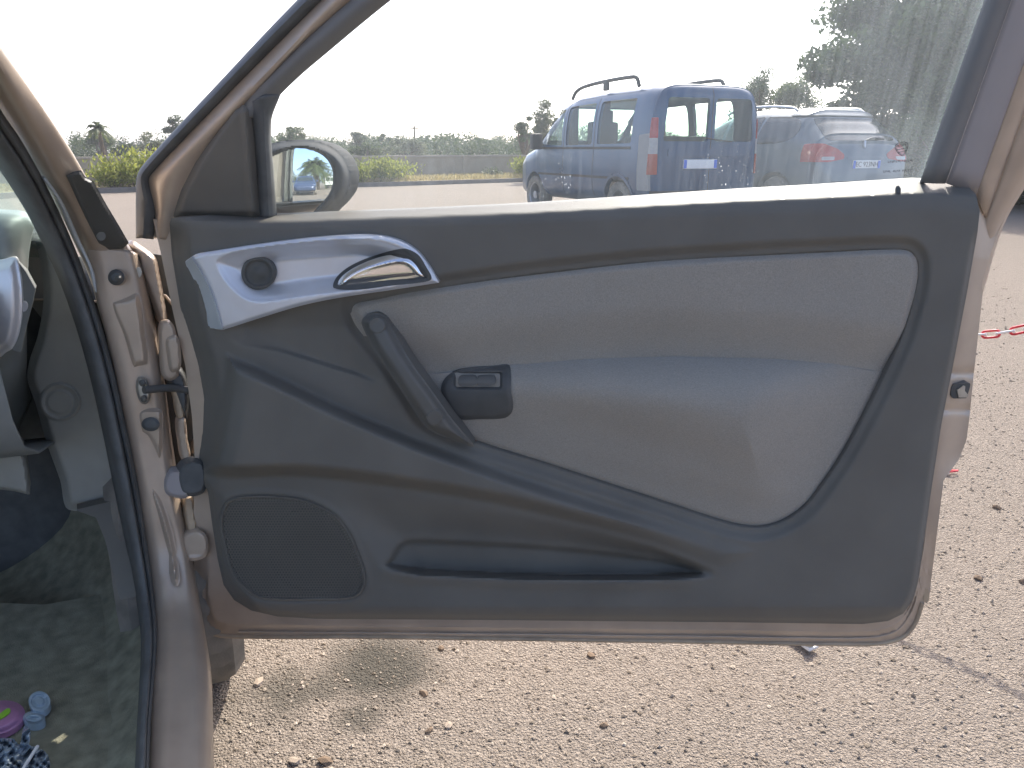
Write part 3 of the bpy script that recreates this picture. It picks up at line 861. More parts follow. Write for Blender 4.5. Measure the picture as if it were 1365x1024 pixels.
# --- door glass with its etched maker's mark, latch opening, small pin
GL = [(352, 296)] + [(x, y + 9) for x, y in BELT[1:-1]] + [(1232, 246), (1318, 0), (1352, -95), (1398, -262), (1100, -262), (850, -222), (700, -140), (517, -4), (425, 74), (385, 108), (352, 138), (346, 160)]
relief('window_glass', GL, -0.0585, M['glass'], door, 14, dpk, 0.004, sharp=30)
M['glassedge'] = mat('green_glass_edge', (0.45, 0.62, 0.55), 0.15, 0, 0.6)
loft('glass_edge', [wz([(1227.2, 242), (1271, 120), (1314.2, 0), (1351, -100)], -0.0565), wz([(1229.6, 242), (1273.4, 120), (1316.6, 0), (1353.4, -100)], -0.0530)], M['glassedge'], door, dpk, 30, 2, 0.002)
def mark(name, strokes, mt, w=-0.0572):
    bm = bmesh.new()
    for st, wd in strokes:
        st = np.asarray(st, float)
        T = np.gradient(st, axis=0); T /= np.linalg.norm(T, axis=1)[:, None] + 1e-9
        N = np.stack([-T[:, 1], T[:, 0]], 1) * wd / 2
        A, B = st + N, st - N
        a, b = dpk(A[:, 0], A[:, 1], w), dpk(B[:, 0], B[:, 1], w)
        V = np.vstack([a, b]); n = len(st)
        add_geo(bm, V, [(i, i + 1, n + i + 1, n + i) for i in range(n - 1)])
    return bm_obj(name, bm, mt, door, False)
M['etch'] = mat('etched_glass_mark', (0.07, 0.06, 0.06), 0.7)
def sh(cx, cy, sc):
    pts = np.array([(-8, -5), (-5, -8.5), (0, -9), (5, -9.5), (8.6, -7), (8.5, -3), (7, 1), (4, 5), (0, 8), (-4, 5.5), (-7, 1)]) * sc
    a = radians(-8); R = np.array([[cos(a), -sin(a)], [sin(a), cos(a)]])
    p = catmull(pts @ R.T + (cx, cy), 50, True)
    return np.vstack([p, p[:1]])
st = [(sh(1202, 199.5, 1.0), 0.9), (sh(1202, 199.5, 0.78), 0.5), ([(1195, 200), (1202, 198.5), (1209, 197)], 0.8), ([(1197, 203.5), (1208, 201)], 0.7)]
for i in range(5):
    st.append(([(1197 + i * 2.4, 196.5 - i * 0.4), (1198 + i * 2.4, 193 - i * 0.4)], 0.9))
for i in range(13):
    x = 1184 + i * 2.6; y = 217 - i * 0.15
    st.append(([(x, y), (x + 0.9 * (i % 3), y - 2.4)], 0.8)); st.append(([(x, y - (i % 2) * 2), (x + 1.5, y - (i % 2) * 2)], 0.7))
for i in range(15):
    x = 1178 + i * 2.5; y = 230 - i * 0.12
    if i in (4, 9): continue
    st.append(([(x, y), (x + 0.7 * ((i * 7) % 3), y - 2.6)], 0.8)); st.append(([(x, y - (i * 5 % 3)), (x + 1.6, y - (i * 5 % 3))], 0.7))
mark('etched_mark', st, M['etch'])
relief('latch_opening', [(1268, 517), (1272, 512), (1294, 511), (1292, 520), (1288, 531), (1271, 531.5), (1267, 527)], -0.044, M['plastic_d'], door, 2, dp, 0.03)
relief('latch_claw', [(1276, 520), (1284, 514), (1287, 515), (1286, 521), (1291, 527), (1289, 530), (1278, 530)], -0.0415, M['steel'], door, 1.5, dp, 0.008)
P = dp(1197, 259, -0.012); tube('lock_pin', [P, P + np.array([0, 0.002, 0.007]), P + np.array([0, 0.004, 0.010])], [0.0035, 0.0035, 0.002], M['plastic_d'], door)
relief('rubber_buffer', circ(1235, 794, 4, 10), -0.056, M['paint_dirty_bounce'], door, 1.5, dp, 0.02)

# --- door mirror
MH = catmull([(345, 203), (362, 191.5), (393, 186.5), (419, 187.5), (441, 195), (457, 208), (467, 230), (465, 253), (455, 269), (441, 283), (425, 300), (352, 300), (340, 250)], 140, True)
MG = catmull([(340, 225), (352, 213), (364, 206.5), (380, 199.5), (400, 196.5), (420, 200), (434, 209), (442, 222), (444.5, 236), (441, 255), (431, 270), (419, 282), (405, 296), (355, 298), (342, 260)], 120, True)
def w_mh(x, y, s):
    sg_, _, _ = sdf(x, y, MG)
    return -0.150 - 0.035 * (1 - sstep(0, 14, -s)) ** 2 - 0.060 * sstep(-2, 2, -sg_)
M['mirror_plastic'] = mat('matt_mirror_plastic', (0.065, 0.068, 0.07), 0.8, 0, 0.12, var=0.1, vscale=20, bump=0.3, bscale=900, bdist=0.0006)
relief('mirror_housing', MH, w_mh, M['mirror_plastic'], door, 2.0, dp, 0.06)
MSL = 0.20; MCV = 0.6
def w_mg(x, y, s):
    u = (x - 402) / FPX * 1.3; v = (y - 242) / FPX * 1.3
    return -0.172 - MSL * u - MCV * (u * u + v * v) + 0.035 * v
relief('mirror_glass', MG, w_mg, M['mirror'], door, 2.0, dp, 0.004)

HB = np.array([-0.50, 0.86, -0.08])
# --- hinges and check strap between pillar and door
def blob(name, pts, Y, mt, par, depth=0.03, rnd=5, hgt=0.01, step=1.8):
    return relief(name, catmull(pts, 60, True), lambda x, y, s: Y + hgt * (1 - sstep(0, rnd, -s)), mt, par, step, at, depth, back=HB)

# ------------------------------------------------------------------ body of the car around the opening
PILL_Y = lambda y: float(np.interp(y, [-90, 62, 330, 400], [0.64, 0.80, 1.14, 1.15]))
def py_(L, dY=0.0): return [(a, b, PILL_Y(b) + dY) for a, b in L]
a0 = [(-80, -72), (0, 62), (30, 106), (60, 150), (95, 206), (113, 238), (140, 283), (165, 322), (176, 336)]
a1 = [(-80, -45), (0, 90), (28, 135), (56, 184), (82, 232), (100, 266), (122, 304), (142, 334), (150, 345)]
a2 = [(-80, -20), (0, 117), (22, 155), (45, 196), (70, 238), (92, 275), (110, 312), (124, 342), (134, 360)]
a3 = [(-80, 5), (0, 142), (20, 175), (42, 215), (64, 252), (84, 288), (100, 322), (116, 356), (126, 384)]
loft('a_pillar', [[(x, y, Y + 0.10) for x, y, Y in py_([(p - 6, q + 8) for p, q in a0], 0.0)], py_(a0, 0.02), py_(a1, -0.015), py_(a2, -0.008), py_(a3, 0.02), [(x + 6, y, Y + 0.06) for x, y, Y in py_(a3, 0.02)]], M['paint'], car, at, 60, 4, 0.004)
relief('pillar_cover', [(88, 234), (98, 229), (108, 227), (114, 236), (124, 241), (133, 257), (142, 273), (157, 298), (172, 324), (164, 331), (146, 333), (130, 326), (113, 290), (99, 258)],
       lambda x, y, s: np.interp(y, [62, 330], [0.80, 1.14]) - 0.028 + 0.012 * (1 - sstep(0, 5, -s)), M['plastic_d'], car, 2.0, at, 0.02, back=HB)
relief('cover_screw', circ(135, 315, 6), 1.085, M['plastic_s'], car, 1.2, at, 0.015, back=HB)
# hinge pillar and sill: (x, y) down the jamb, Y from the depth tables
YJ = lambda y: float(np.interp(y, [300, 600, 740, 800, 850, 900, 960, 1060], [1.13, 1.12, 1.10, 1.06, 0.985, 0.90, 0.815, 0.69]))
def jy(L, dY=0.0): return [(a, b, YJ(b) + dY) for a, b in L]
j0 = [(118, 330), (128, 385), (145, 450), (160, 520), (173, 590), (186, 660), (197, 740), (206, 800), (209, 850), (206, 900), (203, 960), (200, 1070)]
j1 = [(132, 330), (146, 385), (160, 450), (174, 520), (186, 590), (199, 660), (212, 740), (220, 800), (224, 850), (223, 900), (221, 960), (219, 1070)]
j2 = [(150, 330), (164, 385), (178, 450), (190, 520), (201, 590), (214, 660), (229, 740), (237, 800), (241, 850), (242, 900), (242, 960), (241, 1070)]
j3 = [(172, 334), (184, 385), (195, 450), (206, 520), (215, 590), (226, 660), (244, 740), (252, 800), (258, 850), (262, 900), (264, 960), (264, 1070)]
j4 = [(182, 340), (194, 385), (206, 450), (217, 520), (226, 590), (237, 660), (253, 740), (262, 800), (270, 850), (277, 900), (279, 960), (281, 1070)]
hp = loft('hinge_pillar', [jy(j0, 0.03), jy(j0, 0.0), jy(j1, -0.006), jy(j2, 0.0), jy(j3, 0.004), jy(j4, 0.03), [(x + 3, y, Y + 0.16) for x, y, Y in jy(j4, 0.02)]], M['paint'], car, at, 110, 5, 0.004)
# stamped shapes in the jamb
def jam(name, pts, mt, dY, hgt, rnd=6, step=2.0, depth=0.02, spl=80):
    poly = catmull(pts, spl, True)
    return relief(name, poly, lambda x, y, s: np.interp(y, [300, 600, 740, 800, 850], [1.13, 1.12, 1.10, 1.06, 0.985]) + dY + hgt * (1 - sstep(0, rnd, -s)), mt, car, step, at, depth, back=HB)
jam('stamped_plate', [(145, 402), (168, 395), (184, 391), (190, 410), (194, 440), (198, 484), (186, 490), (176, 492), (162, 452)], M['paint'], -0.012, 0.012, 9)
jam('bolt_boss', circ(155, 370, 15, 14), M['paint'], -0.012, 0.012, 8)
jam('pillar_plug', circ(155, 370, 11, 10.5), M['rubber'], -0.020, 0.009, 5, 1.5)
jam('pillar_plug_knob', circ(158, 371, 5, 4.5), M['plastic_s'], -0.030, 0.006, 4, 1.0)
jam('stamped_plate', [(184, 548), (214, 546), (217, 566), (217, 590), (212, 614), (206, 600), (196, 582), (187, 578)], M['paint'], -0.008, 0.008, 6)
jam('drain_hole_plug', circ(201, 566, 12, 9), M['rubber'], -0.015, 0.004, 4, 1.5)
jam('stamped_rib', [(200, 636), (212, 655), (222, 680), (233, 720), (240, 772), (236, 782), (228, 775), (220, 730), (208, 690), (198, 660)], M['paint'], -0.009, 0.009, 9)
jam('strap_bracket', [(183, 505), (190, 503), (197, 508), (199, 518), (200, 530), (196, 538), (189, 538), (184, 530), (181, 518)], M['steel'], -0.014, 0.006, 3, 1.2)
for cx, cy in ((190, 511), (192, 532)):
    jam('bracket_bolt', circ(cx, cy, 4.5), M['plastic_s'], -0.022, 0.004, 3, 0.9)
S0, S1 = at(192, 520, 1.09), dp(262, 523, -0.06)
tube('check_strap', catmull([S0, S0 * 0.5 + S1 * 0.5 + np.array([0, 0.01, 0.002]), S1], 10), 0.006, M['plastic_d'], car, 8)
jam('upper_hinge', [(214, 432), (226, 428), (234, 440), (236, 470), (238, 500), (226, 508), (216, 500), (213, 470)], M['paint'], 0.004, 0.006, 4)
jam('hinge_knuckle', [(222, 452), (236, 448), (241, 470), (240, 492), (228, 496), (223, 475)], M['paint'], -0.004, 0.006, 4)
jam('lower_hinge', [(219, 640), (226, 628), (240, 626), (252, 630), (254, 650), (248, 664), (228, 662), (220, 656)], M['pillargrey'], -0.008, 0.008, 4)
jam('hinge_knuckle', [(236, 628), (250, 614), (270, 616), (276, 634), (272, 656), (254, 662), (240, 656)], M['rubber'], -0.010, 0.010, 5)
jam('hinge_plate', [(236, 560), (246, 556), (250, 585), (254, 612), (244, 616), (238, 590)], M['paint'], 0.015, 0.006, 3)
jam('hinge_plate', [(228, 505), (236, 500), (242, 530), (246, 556), (238, 560), (232, 535)], M['paint_dirty_bounce'], 0.018, 0.006, 3)
jam('wiring_gaiter', [(222, 500), (236, 486), (248, 500), (254, 530), (250, 560), (240, 548), (232, 530)], M['rubber'], 0.012, 0.02, 8)
jam('hinge_plate', [(244, 664), (256, 662), (262, 690), (266, 720), (272, 738), (258, 742), (250, 715)], M['paint_dirty_bounce'], 0.02, 0.008, 4)
jam('hinge_plate', [(243, 716), (262, 706), (276, 716), (274, 742), (250, 746)], M['paint'], 0.010, 0.005, 4)
# dark cavity behind the hinges
relief('inner_wing', [(184, 336), (215, 340), (240, 420), (262, 490), (272, 540), (276, 640), (278, 740), (262, 790), (250, 740), (230, 640), (215, 540), (198, 430)], 1.22, M['rubber'], car, 5, at, 0.02, back=HB)

# door seal round the opening
s_o = [(-80, 10), (0, 148), (25, 185), (52, 232), (78, 284), (104, 345), (130, 420), (150, 490), (168, 570), (184, 650), (197, 735), (205, 800), (208, 850), (203, 920), (199, 970), (196, 1070)]
s_i = [(-80, 85), (0, 224), (18, 252), (38, 285), (58, 325), (80, 372), (104, 440), (122, 505), (139, 580), (155, 660), (172, 740), (183, 800), (189, 850), (187, 920), (184, 970), (180, 1070)]
def YS(y): return float(np.interp(y, [-90, 62, 330, 400, 600, 740, 800, 850, 900, 960, 1060], [0.62, 0.78, 1.10, 1.11, 1.10, 1.08, 1.04, 0.96, 0.875, 0.79, 0.665]))
def sy(L, d=0.0): return [(a, b, YS(b) + d) for a, b in L]
mix = lambda t: [(a[0] * (1 - t) + b[0] * t, a[1] * (1 - t) + b[1] * t) for a, b in zip(s_o, s_i)]
loft('door_seal', [sy(s_o, 0.02), sy(mix(0.15), -0.002), sy(mix(0.3), 0.004), sy(mix(0.42), -0.012), sy(mix(0.7), -0.010), sy(s_i, 0.03)], M['rubber'], car, at, 130, 4, 0.003)
# pale strip of body flange beside the seal
loft('body_flange', [[(56, 236, 1.005), (75, 262, 1.03), (100, 318, 1.09), (118, 352, 1.105), (127, 388, 1.11)], [(60, 238, 1.0), (82, 270, 1.03), (104, 318, 1.085), (124, 364, 1.105), (129, 390, 1.11)]], M['silver_side'], car, at, 30, 3, 0.003)

# cabin: dash, kick panel, carpet
loft('dashboard', [[(-90, 268, 1.30), (0, 281, 1.26), (30, 283, 1.24), (46, 292, 1.22)], [(-90, 285, 1.10), (0, 290, 1.10), (28, 292, 1.12), (44, 298, 1.16)],
                   [(-90, 345, 1.06), (0, 345, 1.07), (24, 344, 1.10), (36, 345, 1.15)], [(-90, 480, 1.08), (0, 480, 1.10), (24, 480, 1.13), (34, 480, 1.18)],
                   [(-90, 560, 1.14), (0, 545, 1.16), (22, 520, 1.19), (34, 500, 1.22)], [(-90, 620, 1.30), (0, 600, 1.28), (28, 560, 1.27), (40, 530, 1.27)]], M['dash'], car, at, 30, 5, 0.004)
relief('vent_surround', catmull([(-60, 350), (0, 347), (20, 344), (26, 362), (29, 390), (29, 420), (24, 450), (16, 465), (8, 470), (0, 476), (-60, 478)], 90, True),
       lambda x, y, s: 1.035 + 0.012 * (1 - sstep(0, 14, -s)) - 0.012 * np.sin((y - 340) / 140 * pi), M['silver'], car, 2.2, at, 0.05, back=HB)
relief('dash_end', [(20, 344), (34, 362), (47, 386), (42, 410), (34, 440), (28, 470), (14, 466), (24, 448), (29, 420), (29, 392), (27, 364)], lambda x, y, s: 1.06 + (x - 20) * 0.0016, M['dash'], car, 2, at, 0.08, back=HB)
relief('dash_screw', circ(32, 409, 5, 6.5), 1.065, M['silver'], car, 1.2, at, 0.02, back=HB)
KP = [(44, 298), (58, 290), (78, 320), (98, 370), (122, 440), (140, 505), (157, 580), (172, 662), (162, 668), (92, 680), (80, 640), (62, 590), (48, 540), (36, 500), (50, 450), (58, 400), (54, 350)]
relief('kick_panel', catmull(KP, 100, True), lambda x, y, s: 1.19 + 0.02 * (1 - sstep(0, 12, -s)) + 0.03 * sstep(430, 300, y) - 0.0 * x, M['kick'], car, 3, at, 0.05, back=HB)
relief('kick_panel_cap', circ(80, 536, 28, 26), lambda x, y, s: 1.184 + 0.004 * (1 - sstep(0, 3, -s)) + 0.004 * sstep(4, 7, -s) - 0.003 * sstep(9, 12, -s), M['kick'], car, 1.5, at, 0.01, back=HB)
relief('trim_bracket', [(-20, 584), (6, 582), (18, 579), (30, 600), (36, 625), (40, 660), (20, 655), (-20, 650)], lambda x, y, s: 1.14 + 0.01 * (1 - sstep(0, 4, -s)), M['kick'], car, 2.5, at, 0.06, back=HB)
relief('side_trim', [(100, 680), (158, 666), (172, 740), (182, 795), (160, 800), (150, 760), (140, 720), (128, 690)], lambda x, y, s: np.interp(y, [660, 800], [1.17, 1.06]), M['plastic'], car, 3, at, 0.03, back=HB)
c0 = [(-120, 500, 1.5), (0, 500, 1.5), (120, 500, 1.42), (200, 520, 1.32)]
c1 = [(-120, 690, 1.48), (0, 690, 1.45), (110, 690, 1.38), (190, 700, 1.28)]
c2 = [tuple(at(-120, 760, 1.38)), tuple(at(0, 760, 1.36)), tuple(at(120, 760, 1.3)), tuple(at(195, 770, 1.2))]
loft('floor_carpet', [c0, c1, [(-120, 770, 1.36), (0, 770, 1.34), (120, 770, 1.26), (196, 780, 1.17)], [(-120, 860, 1.14), (0, 860, 1.13), (130, 860, 1.10), (205, 860, 1.03)],
                      [(-120, 960, 0.95), (0, 960, 0.94), (130, 960, 0.92), (204, 960, 0.86)], [(-120, 1100, 0.74), (0, 1100, 0.74), (130, 1100, 0.72), (206, 1100, 0.68)]], M['carpet'], car, at, 40, 6, 0.004)
relief('floor_mat', [(-90, 800), (60, 806), (150, 790), (186, 840), (187, 920), (176, 1060), (-90, 1060)], lambda x, y, s: np.interp(y, [770, 860, 960, 1100], [1.25, 1.09, 0.905, 0.70]) - 0.0 * x, M['carpet'], car, 5, at, 0.01, back=np.array([0, 0, -1.0]))
relief('dash_backing', [(25, 288), (70, 296), (84, 340), (96, 420), (60, 430), (20, 380)], 1.30, M['kick'], car, 4, at, 0.02, back=HB)
# windscreen, roof, far side, bonnet, wing: the rest of the shell round the cabin
def shell(name, pts, mt, n=10, solid=0.004, sub=4):
    return loft3(name, [catmull(p, n) for p in pts], mt, car, sub, solid)
shell('windshield', [[carp(-0.36, 0.16, 1.20), carp(0.02, 0.16, 1.00), carp(0.30, 0.18, 0.86)], [carp(-0.40, 0.75, 1.26), carp(0.06, 0.75, 1.03), carp(0.46, 0.75, 0.88)],
                     [carp(-0.36, 1.34, 1.20), carp(0.02, 1.38, 1.00), carp(0.34, 1.40, 0.86)]], M['windscreen'])
shell('roof', [[carp(-0.44, 0.20, 1.27), carp(-0.7, 0.20, 1.36), carp(-1.1, 0.2, 1.40)], [carp(-0.46, 0.75, 1.31), carp(-0.7, 0.75, 1.40), carp(-1.1, 0.75, 1.44)],
               [carp(-0.44, 1.30, 1.27), carp(-0.7, 1.30, 1.36), carp(-1.1, 1.3, 1.40)]], M['paint'])
tube('roof_side_rail', catmull([at(-60, -38, 0.69) + np.array([-0.01, 0, -0.01]), carp(-0.50, 0.15, 1.245), carp(-0.66, 0.15, 1.32), carp(-0.9, 0.15, 1.37)], 30), 0.036, M['paint'], car, 12)
shell('far_side', [[carp(0.5, 1.5, 0.25), carp(-0.3, 1.5, 0.25), carp(-1.1, 1.5, 0.25)], [carp(0.5, 1.5, 0.85), carp(-0.3, 1.5, 0.92), carp(-1.1, 1.5, 0.95)]], M['plastic'])
shell('floor_pan', [[carp(0.6, 0.1, 0.20), carp(0, 0.1, 0.20), carp(-1.1, 0.1, 0.2)], [carp(0.6, 1.5, 0.20), carp(0, 1.5, 0.2), carp(-1.1, 1.5, 0.2)]], M['carpet'])
shell('firewall', [[carp(0.46, 0.08, 0.2), carp(0.46, 0.08, 0.84)], [carp(0.50, 1.5, 0.2), carp(0.50, 1.5, 0.84)]], M['rubber'])
shell('bonnet', [[carp(0.24, 0.10, 0.79), carp(0.7, 0.10, 0.70), carp(1.15, 0.16, 0.57)], [carp(0.42, 0.75, 0.82), carp(0.8, 0.75, 0.74), carp(1.30, 0.75, 0.60)],
                 [carp(0.22, 1.36, 0.835), carp(0.7, 1.36, 0.75), carp(1.15, 1.30, 0.62)]], M['paint'])
shell('sun_block_cowl', [[carp(0.47, 0.20, 0.85), carp(0.28, 0.20, 0.90), carp(0.13, 0.20, 0.915)], [carp(0.49, 0.7, 0.86), carp(0.28, 0.7, 0.91), carp(0.10, 0.7, 0.93)], [carp(0.47, 1.48, 0.85), carp(0.28, 1.48, 0.90), carp(0.10, 1.48, 0.92)]], M['dash'])  # sheet added below the windscreen to keep sun off the carpet
shell('glovebox', [[carp(0.10, 0.22, 0.92), carp(0.02, 0.22, 0.80), carp(0.06, 0.22, 0.62), carp(0.3, 0.22, 0.55)], [carp(0.08, 1.48, 0.92), carp(0.0, 1.48, 0.80), carp(0.04, 1.48, 0.62), carp(0.3, 1.48, 0.55)]], M['dash'])
shell('sun_block_side', [[carp(0.16, 0.06, 0.2), carp(0.3, 0.06, 0.2), carp(0.55, 0.06, 0.2)], [carp(0.16, 0.06, 0.84), carp(0.3, 0.06, 0.82), carp(0.55, 0.06, 0.8)]], M['rubber'])  # unseen sheet, added to stop sun reaching the footwell through the side
def wing():
    # outer skin of the front wing with its wheel arch
    bm = bmesh.new()
    sx = np.linspace(0.17, 1.15, 40)
    rows = []
    for s in sx:
        top = float(np.interp(s, [0.02, 0.25, 0.7, 1.15], [0.83, 0.79, 0.70, 0.56]))
        arch = 0.29 + math.sqrt(max(0, 0.325 ** 2 - (s - 0.38) ** 2)) if abs(s - 0.38) < 0.325 else (0.26 if s < 0.38 else 0.30)
        rows.append([bm.verts.new(tuple(carp(s, 0.0 + 0.10 * max(0, (s - 0.8)) ** 1.5 + (0.006 if q < 1 else 0) + (0.05 * ((q - 7) / 3) if q > 7 else 0) - (0.02 * sin(min(q, 7) / 7 * pi)),
                                             (arch + (top - arch) * min(q, 7.6) / 7.6) + (0.006 * (q - 7) if q > 7 else 0)))) for q in range(11)])
    for i in range(len(rows) - 1):
        for q in range(10):
            bm.faces.new((rows[i][q], rows[i + 1][q], rows[i + 1][q + 1], rows[i][q + 1]))
    o = bm_obj('front_wing', bm, M['paint'], car, True, 50)
    md = o.modifiers.new('thickness', 'SOLIDIFY'); md.thickness = 0.004
wing()
relief('wing_edge', catmull([(172, 327), (177, 321), (186, 326), (199, 335), (208, 344), (213, 365), (218, 392), (222, 428), (214, 432), (207, 415), (198, 390), (186, 360), (182, 342)], 90, True),
       lambda x, y, s: 1.155 + 0.012 * (1 - sstep(0, 6, -s)) + 0.02 * sstep(340, 320, y), M['paint'], car, 1.8, at, 0.05, back=HB)
relief('wing_bolt', circ(185, 363, 4, 7), 1.135, M['steel'], car, 1.0, at, 0.02, back=HB)
# lower rear corner of the wing, catching the sun
relief('wing_corner', [(257, 752), (270, 744), (276, 770), (284, 800), (288, 830), (280, 852), (278, 868), (262, 868), (256, 846), (262, 800)], lambda x, y, s: 1.17 + 0.01 * (1 - sstep(0, 4, -s)), M['paint'], car, 2.0, at, 0.04, back=HB)

def wheel_geo(R, rr, W):
    prof = [(rr, -W / 2 + 0.01), (rr + 0.02, -W / 2 + 0.004), (R - 0.03, -W / 2), (R - 0.008, -W / 2 + 0.02), (R, -W / 2 + 0.04), (R, W / 2 - 0.04), (R - 0.008, W / 2 - 0.02), (R - 0.03, W / 2), (rr + 0.02, W / 2 - 0.004), (rr, W / 2 - 0.01)]
    n = 72; V = []; F = []
    for i in range(n):
        a = 2 * pi * i / n
        for q, (r, y) in enumerate(prof):
            rb = r - (0.013 if (4 <= q <= 5 and i % 2) else 0)
            V.append((rb * cos(a), y, rb * sin(a)))
    k = len(prof)
    for i in range(n):
        i2 = (i + 1) % n
        for q in range(k - 1):
            F.append((i * k + q, i * k + q + 1, i2 * k + q + 1, i2 * k + q))
    return V, F
def rim_geo(rr, W, spokes=7, inset=0.03):
    bm = bmesh.new(); n = 56
    prof = [(rr, -W / 2 + 0.012), (rr - 0.012, -W / 2 + 0.02), (rr - 0.02, 0.0), (rr - 0.012, W / 2 - 0.02), (rr, W / 2 - 0.012)]
    V = []; F = []; k = len(prof)
    for i in range(n):
        a = 2 * pi * i / n
        for r, y in prof: V.append((r * cos(a), y, r * sin(a)))
    for i in range(n):
        i2 = (i + 1) % n
        for q in range(k - 1): F.append((i * k + q, i * k + q + 1, i2 * k + q + 1, i2 * k + q))
    add_geo(bm, V, F)
    for y in (-W / 2 + 0.03, W / 2 - 0.03):
        for s in range(spokes):
            a = 2 * pi * s / spokes
            add_box(bm, (0, 0, 0), (rr, 0.022, 0.05), None, 0.006)
            vs = bm.verts[:] if False else [v for v in bm.verts if not v.tag]
            vs = [v for v in bm.verts if v.index == -1]
            bmesh.ops.translate(bm, vec=(rr / 2, y, 0), verts=vs)
            bmesh.ops.rotate(bm, cent=(0, 0, 0), matrix=Matrix.Rotation(a, 3, 'Y'), verts=vs)
            bm.verts.index_update()
        r = bmesh.ops.create_cone(bm, cap_ends=True, segments=20, radius1=0.06, radius2=0.06, depth=0.03, matrix=Matrix.Translation((0, y, 0)) @ Matrix.Rotation(pi / 2, 4, 'X'))
        bm.verts.index_update()
    return bm
M['rim'] = mat('wheel_rim_silver', (0.42, 0.42, 0.43), 0.4, 0.6, var=0.1, vscale=10)
V, F = wheel_geo(0.285, 0.18, 0.19)
wp = carp(0.37, 0.072, 0.285)
bm = rim_geo(0.18, 0.19)
rim = bm_obj('wheel', bm, M['rim'], None, True, 40)
rim.location = tuple(wp); rim.rotation_euler = (0, 0, TH + pi / 2 + radians(4))
setparent(rim, car)
ty = mesh_obj('tyre', V, F, M['tyre'], None); ty.parent = rim

# ------------------------------------------------------------------ parked vehicles
def interp_st(st, xs):
    st = np.asarray(st, float)
    return [np.interp(xs, st[:, 0], st[:, k]) for k in range(1, st.shape[1])]

def body_mesh(st, n, tum, zbelt, zmax, grow=0.0, nx=70, seg=72, smooth=3):
    """closed body skin lofted along its length; st rows: x, half width, z bottom, z top"""
    st = np.asarray(st, float)
    x0, x1 = st[0, 0], st[-1, 0]
    t = np.linspace(0, 1, nx); t = t - 0.06 * np.sin(2 * pi * t)
    xs = np.unique(np.concatenate([x0 + (x1 - x0) * t, st[:, 0]]))
    hw, zb, zt = interp_st(st, xs)
    for _ in range(smooth):
        for a in (hw, zt, zb):
            a[1:-1] = 0.25 * a[:-2] + 0.5 * a[1:-1] + 0.25 * a[2:]
    V = []
    m = len(xs)
    for i in range(m):
        ex = xs[i] + (-grow if i == 0 else grow if i == m - 1 else 0)
        zc, hh = (zb[i] + zt[i]) / 2, (zt[i] - zb[i]) / 2 + grow
        for j in range(seg):
            a = 2 * pi * (j + 0.5) / seg
            c, s = cos(a), sin(a)
            y = (hw[i] + grow) * math.copysign(abs(c) ** (2 / n), c)
            z = zc + hh * math.copysign(abs(s) ** (2 / n), s)
            f = 1 - tum * max(0, (z - zbelt) / (zmax - zbelt)) ** 1.2 - 0.05 * max(0, (0.45 - z) / 0.3)
            V.append((ex, y * f, z))
    F = []
    for i in range(m - 1):
        for j in range(seg):
            j2 = (j + 1) % seg
            F.append((i * seg + j, i * seg + j2, (i + 1) * seg + j2, (i + 1) * seg + j))
    F.append(tuple(range(seg))[::-1]); F.append(tuple((m - 1) * seg + j for j in range(seg)))
    me = bpy.data.meshes.new('body'); me.from_pydata(V, [], F); me.update()
    bm = bmesh.new(); bm.from_mesh(me); bmesh.ops.recalc_face_normals(bm, faces=bm.faces); bm.to_mesh(me); bm.free()
    return me

def prism(pts, axis, lo, hi):
    """solid extruded from an outline; axis 'y': pts are (x, z); axis 'x': pts are (y, z)"""
    pts = np.asarray(pts, float); n = len(pts)
    if axis == 'y':
        A = [(p[0], lo, p[1]) for p in pts]; B = [(p[0], hi, p[1]) for p in pts]
    else:
        A = [(lo, p[0], p[1]) for p in pts]; B = [(hi, p[0], p[1]) for p in pts]
    F = [tuple(range(n)), tuple(range(2 * n - 1, n - 1, -1))] + [(i, n + i, n + (i + 1) % n, (i + 1) % n) for i in range(n)]
    me = bpy.data.meshes.new('cutter'); me.from_pydata(A + B, [], F); me.update()
    bm = bmesh.new(); bm.from_mesh(me); bmesh.ops.recalc_face_normals(bm, faces=bm.faces); bm.to_mesh(me); bm.free()
    return me

def boolean(ma, cutters, op):
    a = bpy.data.objects.new('tmp_a', ma); link(a)
    bs = []
    for mc in cutters:
        b = bpy.data.objects.new('tmp_b', mc); link(b); bs.append(b)
        md = a.modifiers.new('b', 'BOOLEAN'); md.operation = op; md.solver = 'EXACT'; md.object = b
    bpy.context.view_layer.update()
    dg = bpy.context.evaluated_depsgraph_get()
    me = bpy.data.meshes.new_from_object(a.evaluated_get(dg))
    for o in [a] + bs: bpy.data.objects.remove(o, do_unlink=True)
    return me

def part(name, me, mt, root, sharp=35):
    me = me.copy(); me.name = name
    me.materials.clear(); me.materials.append(mt)
    me.shade_smooth(); me.set_sharp_from_angle(angle=radians(sharp))
    o = bpy.data.objects.new(name, me); link(o)
    o.parent = root
    o.material_slots[0].link = 'OBJECT'; o.material_slots[0].material = mt
    return o

def rp(pts, n=None, r=None):
    return catmull(pts, n or len(pts) * 6, True)
def rq(pts, r=0.03, k=4):
    """polygon with rounded corners"""
    P = [np.array(p, float) for p in pts]; out = []
    for i, p in enumerate(P):
        a, b = P[i - 1], P[(i + 1) % len(P)]
        ua, ub = (a - p), (b - p)
        ra = min(r, np.linalg.norm(ua) * 0.45); rb = min(r, np.linalg.norm(ub) * 0.45)
        q0, q1 = p + ua / np.linalg.norm(ua) * ra, p + ub / np.linalg.norm(ub) * rb
        for t in np.linspace(0, 1, k + 1):
            out.append((1 - t) ** 2 * q0 + 2 * t * (1 - t) * p + t * t * q1)
    return np.array(out)

